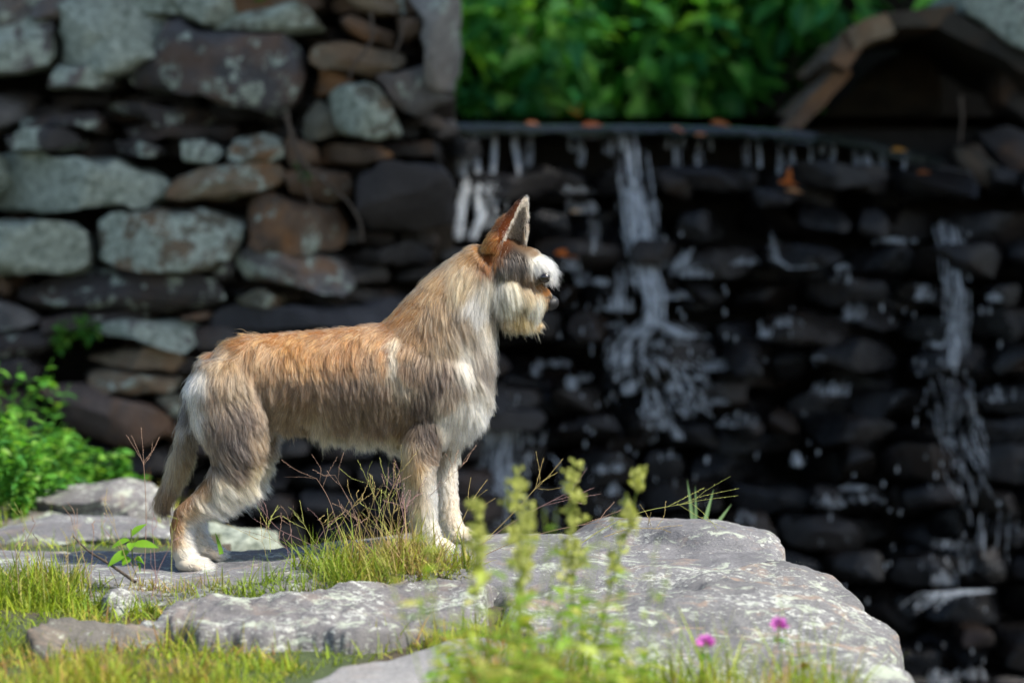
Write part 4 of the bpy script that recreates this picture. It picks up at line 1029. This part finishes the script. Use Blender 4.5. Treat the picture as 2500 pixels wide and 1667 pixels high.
def blades(name, regions, seed, label):
    """regions: (plan polygon, count, length range, z function, colour mix)"""
    r = np.random.default_rng(seed)
    V, F, C, base = [], [], [], 0
    for poly, cnt, (l0, l1), zf, cols in regions:
        poly = np.array(poly); lo, hi = poly.min(0), poly.max(0)
        x = r.uniform(lo[0], hi[0], cnt * 4); y = r.uniform(lo[1], hi[1], cnt * 4)
        p3 = np.stack([x * 11, y * 11, 0 * x], 1)
        ok = in_poly(x, y, poly) & (r.random(len(x)) < .25 + .9 * np.clip(fbm(p3, seed, 2) + .35, 0, 1))
        x, y = x[ok][:cnt], y[ok][:cnt]; n = len(x)
        if n == 0: continue
        L = (l0 + (l1 - l0) * 1.35 * r.random(n) ** 1.9) * np.clip(.75 + .5 * vnoise(np.stack([x * 6, y * 6, 0 * x], 1), seed + 2), .4, 1.4); W = r.uniform(.0007, .0019, n)
        az = r.uniform(0, 2 * np.pi, n); lean = np.abs(r.normal(.40, .35, n)); curl = r.uniform(-.2, 1.6, n)
        z = zf(x, y) - .006
        K = 5; t = np.linspace(0, 1, K)
        ang = lean[:, None] + curl[:, None] * t[None]
        stp = (L / (K - 1))[:, None]
        hx = np.cumsum(np.sin(ang) * stp, 1) - np.sin(ang[:, :1]) * stp; hz = np.cumsum(np.cos(ang) * stp, 1) - np.cos(ang[:, :1]) * stp
        px = x[:, None] + hx * np.cos(az)[:, None]; py = y[:, None] + hx * np.sin(az)[:, None]; pz = z[:, None] + hz
        tw = az + r.uniform(.6, 2.5, n)
        w = W[:, None] * (1 - t[None] ** 2 * .95)
        ox, oy = np.cos(tw)[:, None] * w, np.sin(tw)[:, None] * w
        l = np.stack([px + ox, py + oy, pz], -1); rr = np.stack([px - ox, py - oy, pz], -1)
        v = np.stack([l, rr], 2).reshape(n, K * 2, 3)
        i = np.arange(K - 1); f1 = np.stack([2 * i, 2 * i + 1, 2 * i + 3, 2 * i + 2], 1)
        f = (np.arange(n)[:, None, None] * K * 2 + f1[None]).reshape(-1, 4) + base
        pat = fbm(np.stack([x * 5, y * 5, 0 * x], 1), seed + 5, 2)
        cc = np.array([lin(q) for q in cols]); ci = np.clip((r.random(n) * .8 + .1 + pat * .6) * len(cc), 0, len(cc) - 1).astype(int)
        c = cc[ci] * r.uniform(.5, 1.15, n)[:, None]
        V.append(v.reshape(-1, 3)); F.append(f); C.append(np.repeat(c, K * 2, 0)); base += n * K * 2
    o = mesh_np(name, np.concatenate(V), np.concatenate(F), M_GRASS, None, False, np.concatenate(C))
    tag(o, label, 'grass', kind='stuff'); return o
G1 = [(140, 165, 40), (160, 180, 48), (175, 185, 62), (130, 160, 55), (185, 175, 80), (180, 140, 90)]
G2 = [(125, 150, 48), (145, 168, 55), (160, 165, 72), (178, 172, 92), (160, 138, 95)]
topz = lambda x, y: np.maximum(ground_z(x, y), -.5)
def slab_z(x, y): return slab_top(x, y) - .004
blades('grass', [
    ([(-1.4, -.36), (-.62, -.38), (-.56, -.46), (-.60, -.62), (-.5, -.74), (-.34, -.78), (-.42, -1.35), (-1.4, -1.35)], 34000, (.02, .085), topz, G1),
    ([(-1.4, -.25), (-.95, -.25), (-.62, -.30), (-.60, -.45), (-1.4, -.45)], 9000, (.02, .07), lambda x, y: np.maximum(slab_z(x, y), topz(x, y)), G2),
    ([(-.62, -.33), (-.45, -.33), (-.3, -.30), (-.12, -.26), (-.05, -.30), (-.08, -.36), (-.3, -.41), (-.62, -.48)], 3600, (.012, .075), slab_z, G2),
    ([(-.40, -.22), (-.30, -.17), (-.17, -.15), (-.12, -.24), (-.2, -.3), (-.36, -.3)], 1300, (.03, .12), slab_z, G2),
    ([(-.04, -.70), (.04, -.80), (.40, -1.02), (.62, -1.0), (.7, -1.35), (-.3, -1.4), (-.05, -1.2)], 9000, (.04, .13), topz, G1),
    ([(-.55, -.66), (-.35, -.70), (-.1, -.62), (-.02, -.55), (.02, -.7), (-.1, -.68), (-.3, -.8), (-.4, -1.0), (-.6, -.9)], 2600, (.02, .07), topz, G1),
    ([(-1.6, .5), (-.7, .5), (-.75, 1.9), (-1.9, 1.9)], 2500, (.03, .08), topz, G1),
], 3, 'short yellow-green grass growing round the rocks')

# ------------------------------------------------------------------ crabgrass stalks
def bez(pts, n=14):
    pts = np.asarray(pts, float); t = np.linspace(0, 1, n); s = np.linspace(0, 1, len(pts))
    q = np.stack([np.interp(t, s, pts[:, d]) for d in range(3)], 1)
    for _ in range(3): q[1:-1] = (q[:-2] + 2 * q[1:-1] + q[2:]) / 4
    return q
CG = (lin((122, 100, 86)), lin((135, 120, 78)), lin((118, 94, 92)), lin((135, 138, 78)))
def crabgrass(path, spikes, Y, label, group=None, seed=0, r0=.0007):
    r = np.random.default_rng(seed); s = Soup(); h = Soup()
    pts = [P(a, b, Y + .02 * i) for i, (a, b) in enumerate(path)]
    c = np.array(CG[seed % 4])
    s.tube(bez(pts), np.linspace(r0 * 1.3, r0 * .8, 14), c)
    tip = pts[-1]
    for i, (a, b) in enumerate(spikes):
        st = bez(pts)[-1 - (i % 3)]
        e = P(a, b, Y + .02 * len(path) + r.uniform(-.05, .05))
        m = (st + e) / 2 + r.normal(0, .004, 3)
        q = bez([st, m, e], 16)
        h.tube(q, r0 * .55, c)
        for j in range(2, 15):                                 # spikelets pressed to the spike
            d = q[j + 1] - q[j] if j < 15 else q[j] - q[j - 1]
            h.leaf(q[j], d / np.linalg.norm(d) + r.normal(0, .25, 3), [0, -1, .2], .0045, .0011, c * r.uniform(.8, 1.5), .05, 2)
    root = empty('crabgrass_stalk', pts[0])
    under(s.build('stem', M_DRY), root); under(h.build('seed_head', M_DRY), root)
    tag(root, label, 'grass stalk', group); return root
CRAB = [
 ([(352,1400),(358,1260),(353,1160),(350,1128)], [(308,1061),(321,1062),(344,1042),(389,1067),(373,1077)], -.25, 'upright grass stalk with forked seed spikes near the hanging tail'),
 ([(1150,1350),(1205,1300),(1270,1235),(1318,1178)], [(1308,1101),(1327,1117),(1375,1119),(1361,1153),(1384,1186)], -.12, 'rising grass stalk with five spread spikes, one straight up, before the waterfall'),
 ([(1120,1375),(1180,1325),(1255,1270),(1377,1207)], [(1434,1142),(1451,1190),(1467,1205),(1420,1230)], -.14, 'arching grass stalk ending in three long purple spikes'),
 ([(1420,1325),(1470,1290),(1562,1247),(1687,1227)], [(1784,1162),(1804,1192),(1802,1209),(1750,1290),(1774,1290),(1720,1190)], -.05, 'long bowed purple grass stalk above the raised end of the slab'),
 ([(1085,1404),(1247,1322),(1373,1288),(1459,1275)], [(1522,1308),(1562,1268),(1516,1245),(1500,1225)], -.16, 'low yellow-brown grass stalk stretching over the slab beside the front paws'),
 ([(1475,1310),(1540,1288),(1600,1290)], [(1666,1282),(1640,1300),(1590,1250),(1625,1222),(1562,1230)], -.04, 'short reddish grass stalk lying on the rim of the slab'),
 ([(790,1345),(720,1310),(676,1292),(636,1239)], [(600,1206),(618,1196),(628,1200),(640,1262)], -.10, 'purple grass stalk leaning towards the hind leg'),
 ([(780,1335),(765,1321),(742,1279)], [(732,1221),(704,1237),(691,1259),(718,1250)], -.12, 'short purple grass stalk with four spikes under the belly'),
 ([(840,1350),(826,1290),(804,1216),(773,1168)], [(687,1122),(761,1108),(824,1114),(695,1164)], -.12, 'tallest grass stalk under the belly with wide open spikes'),
 ([(1075,1375),(1120,1290),(1150,1225)], [(1190,1170),(1150,1165),(1210,1215),(1188,1195)], -.14, 'green grass stalk crossing the far front paw'),
 ([(1000,1350),(985,1260),(968,1190)], [(930,1155),(948,1140),(962,1120),(985,1150)], -.16, 'green-purple grass stalk just behind the near front leg'),
 ([(110,1480),(100,1330),(60,1290)], [(20,1230),(35,1225),(50,1240)], -.45, 'dry grass stalk bending left over the pale slab'),
 ([(225,1460),(200,1340),(180,1290)], [(152,1235),(165,1225),(188,1240)], -.42, 'dark thin grass stalk beside the dry stick'),
 ([(330,1440),(300,1340),(280,1290)], [(262,1190),(250,1215)], -.42, 'dark bare grass stalk curving above the pale slab'),
]
for i, (p, s_, Y, lab) in enumerate(CRAB): crabgrass(p, s_, Y, lab, seed=i, r0=.0006)
# the tangle of finer stalks between the dog's legs
r_ = np.random.default_rng(12)
for i in range(30):
    bx = r_.uniform(800, 1000) if i < 22 else r_.uniform(640, 800); by = 1352 + r_.uniform(-12, 14)
    hgt = r_.uniform(60, 230) if i < 22 else r_.uniform(30, 90); ln = r_.normal(-.15, .4)
    top = (bx + ln * hgt, by - hgt); mid = (bx + ln * hgt * .35, by - hgt * .55)
    sp = [(top[0] + r_.normal(ln * 30, 32), top[1] - r_.uniform(10, 60)) for _ in range(int(r_.integers(3, 6)))]
    crabgrass([(bx, by), mid, top], sp, -.14 + r_.uniform(-.1, .06), 'thin grass stalk in the tangle between front and hind legs', 'tangled stalks under the belly', seed=100 + i, r0=.00042)
for i in range(22):
    bx = r_.uniform(0, 420); by = 1440 + r_.uniform(-10, 40); hgt = r_.uniform(60, 190); ln = r_.normal(0, .25)
    top = (bx + ln * hgt, by - hgt); mid = (bx + ln * hgt * .3, by - hgt * .5)
    sp = [(top[0] + r_.normal(ln * 20, 12), top[1] - r_.uniform(15, 40)) for _ in range(int(r_.integers(1, 3)))]
    crabgrass([(bx, by), mid, top], sp, -.38 + r_.uniform(-.05, .05), 'slender upright grass stalk standing in the left-hand turf by the tail', 'upright stalks in the turf', seed=200 + i, r0=.0006)

# ------------------------------------------------------------------ leafy plants
def plant(name, base, height, nstem, leaves, cols, label, cat='plant', group=None, seed=0, spread=.4, L=(.03, .05), W=.5, stem_r=.0016, lean=(0, 0)):
    r = np.random.default_rng(seed); st, lf = Soup(), Soup()
    base = np.asarray(base, float)
    for i in range(nstem):
        a = r.uniform(0, 6.28); out = r.uniform(.1, 1) * spread * height
        top = base + [math.cos(a) * out + lean[0] * height, math.sin(a) * out * .8 + lean[1] * height, height * r.uniform(.6, 1.05)]
        mid = base * .5 + top * .5 + [0, 0, height * .10]
        q = bez([base, mid, top], 12); c = np.array(lin(cols[0])) * .9
        st.tube(q, np.linspace(stem_r, stem_r * .5, 12), c)
        for j in range(leaves):
            t = r.uniform(.15, 1.0); p = q[int(t * 11)]
            aa = r.uniform(0, 6.28); d = np.array([math.cos(aa), math.sin(aa), r.uniform(-.3, .7)])
            ln = r.uniform(*L)
            lf.leaf(p, d, [0, 0, 1] + r.normal(0, .3, 3), ln, ln * W * r.uniform(.8, 1.2), np.array(lin(cols[int(r.integers(len(cols)))])) * r.uniform(.75, 1.25), r.uniform(.1, .5))
    root = empty(name, base); under(st.build('stem', M_GRASS), root); under(lf.build('foliage', M_LEAF), root)
    tag(root, label, cat, group); return root
GW = [(88, 148, 52), (76, 136, 52), (108, 165, 62), (62, 118, 50), (126, 172, 70)]
wl = ['leafy green weed rooted by the brown boulder of the wall', 'bushy green weed behind the humped bank rock', 'leafy weed spilling over the edge of the long low rock', 'bright green weed at the far end of the bank',
      'tall leafy weed climbing against the dark wall stones', 'low leafy weed in front of the brown wall stone', 'weed with small leaves beside the hanging tail', 'dense weed at the foot of the wall', 'sprawling weed over the pale bank rock', 'thin weed reaching up to the tan wall stone']
for i, (px, py, Y, h) in enumerate([(110, 1230, 1.5, .25), (230, 1225, 1.7, .19), (40, 1255, 1.1, .28), (-20, 1240, 1.2, .31), (40, 1200, 2.0, .42), (160, 1215, 1.8, .20), (300, 1215, 1.75, .17), (-10, 1215, 1.8, .36), (90, 1250, 1.2, .22), (90, 1195, 2.1, .40)]):
    b = P(px, py, Y); b[2] = float(ground_z(b[0], b[1])) - .01
    plant('leafy_weed', b, h, 11, 26, GW, wl[i], group='leafy weeds on the bank', seed=i, spread=.45, L=(.018, .038), W=.55)
# small clump and creeping plant rooted in the wall
for i, (px, py) in enumerate([(150, 870), (215, 850)]):
    plant('wall_weed', P(px, py, WALL_Y - .14), .10, 5, 8, GW, ['tuft of green leaves growing from a wall joint over the weeds', 'small green tuft hanging below the pale lichen ledge'][i], seed=40 + i, L=(.02, .04))
plant('wall_weed', P(745, 460, WALL_Y - .15), .07, 4, 6, [(55, 100, 60), (70, 115, 70)], 'small dark green plant in a crevice above the dog\'s back', seed=45, L=(.015, .03))
plant('wall_weed', P(640, 8, WALL_Y - .12), .08, 4, 8, GW, 'green sprig between the top stones of the wall', seed=46, L=(.02, .03))

# the crisp seedling on the slab at the left
seed_root = empty('broadleaf_seedling', P(325, 1385, -.36))
st = Soup(); cst = lin((110, 120, 70))
q = bez([P(325, 1385, -.36), P(322, 1340, -.36), P(320, 1290, -.36)], 10); st.tube(q, .0012, cst); under(st.build('stem', M_GRASS), seed_root)
for (a, b), (c_, d), w in [((322, 1308), (350, 1278), .018), ((316, 1318), (275, 1330), .017), ((324, 1330), (377, 1328), .022), ((314, 1345), (268, 1372), .020), ((318, 1362), (300, 1375), .024), ((330, 1365), (352, 1372), .022), ((322, 1325), (318, 1338), .016), ((335, 1375), (345, 1395), .016)]:
    s = Soup(); A_, B_ = P(a, b, -.36), P(c_, d, -.38 + .03 * random.random()); L_ = np.linalg.norm(B_ - A_)
    s.leaf(A_, B_ - A_, [random.uniform(-.3, .3), -.5, .8], L_ * 1.15, w, np.array(lin((118, 165, 45))) * random.uniform(.85, 1.15), .18, 6)
    under(s.build('leaf', M_LEAF), seed_root)
tag(seed_root, 'bright green broad-leaved seedling on the slab beside the hind paw', 'seedling')
# single broad blade behind the hind paw
s = Soup(); s.leaf(P(540, 1352, -.05), P(528, 1300, -.05) - P(540, 1352, -.05), [.6, -1, .1], .042, .009, lin((105, 150, 40)), .1, 6, 'blade')
tag(s.build('broad_grass', M_LEAF), 'single wide green blade standing right of the hind paw', 'grass blade')

# dry stick lying on the slab
s = Soup(); s.tube(bez([P(178, 1308, -.30), P(215, 1345, -.33), P(270, 1378, -.36), P(330, 1420, -.40)], 20), np.linspace(.0012, .0035, 20), lin((88, 72, 50)), 6)
tag(s.build('dry_stick', M_BARK), 'dry brown stick leaning from the turf over the pale slab', 'stick')

# seed-headed weeds close to the camera
def plume(base_px, tip_px, Y, label, seed, w=.026, start=.45):
    w = w * 1.2
    r = np.random.default_rng(seed); st, hd, lf = Soup(), Soup(), Soup()
    a, b = P(*base_px, Y), P(*tip_px, Y); a[2] = float(ground_z(a[0], a[1])) - .01
    q = bez([a, a * .5 + b * .5 + [.01 * r.normal(), 0, .01], b], 24); st.tube(q, np.linspace(.0022, .0008, 24), lin((125, 140, 60)))
    tuft = [(r.uniform(start, 1.0), r.uniform(0, 6.28), r.uniform(.3, 1.0)) for _ in range(26)]
    for _ in range(300):
        t, aa, k_ = tuft[int(r.integers(26))]; p = q[int(t * 23)]; rad = w * k_ * (1 - ((t - start) / (1 - start)) ** 2 * .6)
        o = np.array([math.cos(aa) * rad, math.sin(aa) * rad, rad * .6]) * r.uniform(.3, 1.1) + r.normal(0, .0035, 3)
        hd.leaf(p + o, r.normal(0, 1, 3) + [0, 0, 1], [0, -1, .3], .009, .006, np.array(lin((170, 176, 96))) * r.uniform(.7, 1.25), .2, 2)
    for _ in range(14):
        t = r.uniform(.1, .6); aa = r.uniform(0, 6.28)
        lf.leaf(q[int(t * 23)], [math.cos(aa), math.sin(aa), .5], [0, 0, 1], r.uniform(.03, .06), .009, np.array(lin((125, 160, 55))) * r.uniform(.8, 1.2), .4)
    root = empty('seed_head_weed', a); under(st.build('stem', M_GRASS), root); under(hd.build('seed_head', M_LEAF), root); under(lf.build('foliage', M_LEAF), root)
    tag(root, label, 'weed'); return root
plume((1385, 1690), (1400, 1118), -1.15, 'upright weed with pale green feathery seed head before the waterfall', 1, .020, .55)
plume((1400, 1690), (1572, 1138), -1.12, 'leaning weed with thick yellow-green seed head tilted to the right', 2, .020, .55)
plume((1230, 1690), (1258, 1135), -1.25, 'soft blurred green weed plume beside the front paws', 3, .022, .6)
plume((1190, 1690), (1165, 1215), -1.3, 'short blurred weed plume just right of the far paw', 4, .016, .6)
plume((1275, 1690), (1290, 1240), -1.3, 'short weed plume between the two taller plumes', 5, .014, .6)
# leafy plants filling the bottom of the picture
FG = [(150, 172, 66), (130, 165, 58), (170, 185, 88), (112, 152, 52), (185, 185, 100)]
fl = ['leafy plant on the smooth grey rock', 'yellow-green plant in front of the lichen-crusted rock', 'tall leafy plant rising before the boulder', 'leafy plant with broad leaves below the plumes', 'plant with small leaves under the leaning plume',
      'green plant at the foot of the boulder', 'yellowish plant beside the smooth rock', 'low leafy plant under the clover', 'thin leafy plant by the lichen rock end', 'bushy plant between smooth rock and boulder', 'short plant under the pink flowers', 'pale green plant standing in front of the boulder face']
for i, (px, Y, h) in enumerate([(1090, -1.15, .10), (1160, -1.05, .14), (1300, -1.10, .22), (1360, -1.20, .15), (1480, -1.15, .17), (1560, -1.10, .12), (1200, -1.25, .13), (1660, -1.15, .06), (1130, -.95, .10), (1250, -1.2, .17), (1780, -1.1, .06), (1420, -1.05, .19)] + [(1060 + 36 * q, -1.35 - .16 * (q % 4), .25 + .05 * ((q * 7) % 4)) for q in range(14)]):
    b = P(px, 1690, Y); b[2] = float(ground_z(b[0], b[1])) - .01
    plant('leafy_plant', b, h, 6, 8, FG, fl[i] if i < 12 else 'slender yellow-green plant in the soft thicket before the boulder', group='leafy plants at the bottom edge', seed=60 + i, spread=.30, L=(.016, .036), W=.42, stem_r=.0012)

# clover flowers
def clover(px, py, Y, label, seed, colr=(222, 130, 214), size=.015):
    r = np.random.default_rng(seed); hd, st, lf = Soup(), Soup(), Soup()
    c = P(px, py, Y); b = c.copy(); b[0] += r.uniform(-.02, .02); b[2] = float(ground_z(b[0], b[1])) - .01
    if b[2] < -.35: b[2] = -.30
    st.tube(bez([b, (b + c) / 2 + [.01, 0, 0], c], 12), .0009, lin((110, 135, 60)))
    for _ in range(90):
        d = r.normal(0, 1, 3); d[2] = abs(d[2]) * .9 - .2; d /= np.linalg.norm(d)
        hd.leaf(c + d * size * .35, d + [0, 0, .3], [0, -1, .1], size * r.uniform(.6, .9), size * .3, np.array(lin(colr)) * r.uniform(.75, 1.2), -.2, 2)
    for a in np.linspace(0, 6.28, 7)[:-1]:
        lf.leaf(c - [0, 0, .012 + .01 * r.random()], [math.cos(a), math.sin(a), -.2], [0, 0, 1], .014, .009, np.array(lin((100, 150, 60))) * r.uniform(.8, 1.2), .2)
    root = empty('clover_flower', b); under(st.build('stem', M_GRASS), root); under(hd.build('flower_head', M_PETAL), root); under(lf.build('foliage', M_LEAF), root)
    tag(root, label, 'flower'); return root
clover(1723, 1572, -1.02, 'pink clover flower lower down, nearer the leafy plants', 1)
clover(1902, 1530, -1.00, 'pink clover flower in front of the boulder, higher up', 2)
clover(1965, 1628, -1.04, 'faded brown clover bud beside the pink clovers', 3, (120, 85, 40), .008)
# green blades at the rim beyond the slab
s = Soup(); b0 = P(1700, 1345, .40)
for tx, ty, w in [(1680, 1165, .010), (1745, 1190, .011), (1790, 1225, .011), (1700, 1180, .008)]:
    e = P(tx, ty, .5); s.leaf(b0, e - b0, [.1, -1, .3], np.linalg.norm(e - b0) * 1.03, w, np.array(lin((85, 115, 70))) * random.uniform(.85, 1.1), .08, 6, 'blade')
tag(s.build('grass_tuft', M_GRASS), 'soft green blades sprouting behind the raised slab end', 'grass tuft')

# ------------------------------------------------------------------ dead vines and fallen leaves
def vine(name, path, Y, r0, label):
    s = Soup(); s.tube(bez([P(a, b, Y) for a, b in path], 30), np.linspace(r0, r0 * .6, 30), lin((105, 90, 76)), 6)
    return tag(s.build(name, M_BARK), label, 'vine')
vine('dead_vine', [(700, 270), (710, 340), (740, 400), (800, 450), (850, 490), (880, 540), (885, 590)], WALL_Y - .24, .006, 'dead brown vine arching down over the rusty wall stones')
vine('dead_vine', [(905, 30), (912, 90), (890, 130), (860, 165), (850, 200)], WALL_Y - .25, .005, 'thin dead vine crossing the pale ledge near the wall top')
vine('dead_vine', [(985, 40), (980, 90), (965, 130), (960, 150)], WALL_Y - .26, .005, 'short dead twig hanging by the corner stone')
vine('dead_vine', [(690, 280), (720, 330), (735, 420), (760, 500), (800, 590)], WALL_Y - .22, .004, 'slender dead vine running straight down the brown stones')
vine('dead_stalk', [(2345, 235), (2350, 290), (2343, 350)], 3.25, .006, 'yellowish dead stalk hanging in the culvert mouth')
LEAVES = [(1925, 445, .055, 'bright orange fallen leaf stuck on a wet stone below the lip', (200, 105, 30)), (1940, 465, .05, 'pale tan fallen leaf under the orange one', (190, 135, 90)), (1655, 315, .04, 'pinkish fallen leaf on the weir lip', (190, 120, 95)), (1710, 328, .035, 'small orange fallen leaf hanging over the weir lip', (205, 130, 80)),
          (1445, 303, .06, 'long rusty fallen leaf on the weir lip', (150, 85, 50)), (1385, 618, .07, 'long orange fallen leaf on a stone right of the dog\'s brow', (190, 100, 30)), (2195, 365, .045, 'yellow-brown fallen leaf at the lower end of the lip', (190, 130, 45)), (2255, 420, .04, 'dull orange fallen leaf beside the culvert stones', (150, 85, 40)),
          (1300, 300, .04, 'tan fallen leaf on the lip above the dog\'s ear', (165, 105, 70)), (1760, 300, .06, 'orange-brown leaf standing at the stream edge above the lip', (185, 110, 60)), (1405, 515, .03, 'small yellow leaf on the dark stone beside the ear', (150, 110, 25))]
for i, (px, py, L_, lab, c_) in enumerate(LEAVES):
    s = Soup(); p = P(px, py, weir_y(px, py) - .17); an = random.uniform(-.5, .5)
    d = np.array([math.cos(an), -.1, math.sin(an) * .5])
    s.leaf(p - d * L_ / 2, d, [0, -.7, .7], L_, L_ * .38, lin(c_), .25, 5)
    if i == 0: s.leaf(p, [.1, -.1, 1], [0, -1, .1], L_ * .8, L_ * .3, lin(c_), .2, 5)
    tag(s.build('fallen_leaf', M_LEAF), lab, 'leaf')

# ------------------------------------------------------------------ shrubs and wood above the weir
def shrub(base, w, h, n, cols, label, seed, orange=0.0, leaf=(.08, .16)):
    r = np.random.default_rng(seed); lf, st = Soup(), Soup(); base = np.asarray(base, float)
    cl = [(base + [r.normal(0, w * .33), r.normal(0, w * .25), h * r.uniform(.12, .95)], r.uniform(.16, .34) * w) for _ in range(16)]
    for c, rad in cl:
        st.tube(bez([base, (base + c) / 2 + [0, 0, .1 * h], c], 8), np.linspace(.014, .004, 8), lin((70, 55, 42)), 5)
        shade = r.uniform(.7, 1.25)
        for _ in range(n // 16):
            d = r.normal(0, 1, 3); d /= np.linalg.norm(d); p = c + d * rad * r.random() ** .4
            dd = d + r.normal(0, .6, 3) + [0, -.2, -.2]; ln = r.uniform(*leaf)
            q = np.array(lin(cols[int(r.integers(len(cols)))])) * shade * r.uniform(.75, 1.25)
            if r.random() < orange: q = np.array(lin((175, 95, 35)))
            lf.leaf(p, dd, [r.normal(0, .4), -.3, 1], ln, ln * .55, q, .3, 2)
    root = empty('shrub', base); under(st.build('stem', M_BARK), root); under(lf.build('crown', M_LEAF), root)
    tag(root, label, 'shrub', 'shrubs above the weir'); return root
GS = [(75, 140, 50), (90, 155, 58), (60, 122, 55), (110, 165, 65), (60, 135, 80)]
sl = ['green shrub with orange-tinged leaves beside the wall corner stone', 'shrub overhanging the middle of the weir lip', 'dense shrub above the main trickle', 'dark green shrub beside the tilted culvert slabs', 'pale shrub rising behind the weir', 'tall shrub behind the wall corner',
      'tall shrub further up behind the weir middle', 'tall shrub up the slope behind the culvert', 'shrub on the slope over the culvert top', 'low shrub drooping to the water by the wall corner']
for i, (px, Y, w, h, orr) in enumerate([(1180, 4.6, .9, 1.0, .05), (1420, 5.0, 1.0, 1.0, .03), (1620, 4.7, .9, .9, .0), (1840, 5.0, 1.0, 1.0, .0), (1500, 6.2, 1.3, 1.5, .02), (1150, 6.4, 1.4, 1.6, .02), (1750, 6.6, 1.5, 1.6, .0), (2050, 6.2, 1.4, 1.5, .0), (2250, 5.6, 1.0, 1.2, .0), (1130, 4.1, .6, .6, .0)]):
    b = P(px, 300, Y); b[2] = max(.75, float(ground_z(b[0], b[1])) - .1)
    shrub(b, w, h, 1600, GS, sl[i], i, orr)

# ------------------------------------------------------------------ the tree whose crown shades the weir and the wall
def tree():
    r = np.random.default_rng(77); root = empty('overhanging_tree', (4.4, 4.3, 0.9)); st, lf = Soup(), Soup()
    base = np.array([4.4, 4.3, .7]); fork = np.array([4.2, 3.9, 3.6])
    st.tube(bez([base, (base + fork) / 2 + [.1, 0, 0], fork], 12), np.linspace(.20, .12, 12), lin((90, 78, 66)), 10)
    for i in range(44):
        c = np.array([r.uniform(-.4, 6.6) if i < 24 else r.uniform(-.4, 3.6), r.uniform(.80, 2.0), r.uniform(3.8, 4.4)])
        st.tube(bez([fork, (fork + c) / 2 + [0, 0, .3], c], 10), np.linspace(.05, .008, 10), lin((85, 72, 60)), 5)
        for _ in range(330):
            p = c + r.normal(0, 1, 3) * [.55, .33, .22]
            if p[1] < .5 - .45 * (p[2] - 4.0): continue  # crown edge trimmed to keep the bank weeds sunlit
            to = p - np.array([-.08, 3.12, .72]); al = to @ SUN; gap = np.linalg.norm(to - al * SUN)
            if gap < .26: continue                       # crown gap shaped so the sun reaches the main fall
            ln = r.uniform(.10, .17)
            lf.leaf(p, r.normal(0, 1, 3) * [1, 1, .4], [r.normal(0, .3), r.normal(0, .3), 1], ln, ln * .6, np.array(lin(GS[int(r.integers(5))])) * r.uniform(.8, 1.2), .2, 2)
    under(st.build('trunk', M_BARK), root); under(lf.build('crown', M_LEAF), root)
    tag(root, 'broadleaf tree on the far bank with branches spreading over the weir', 'tree')
tree()
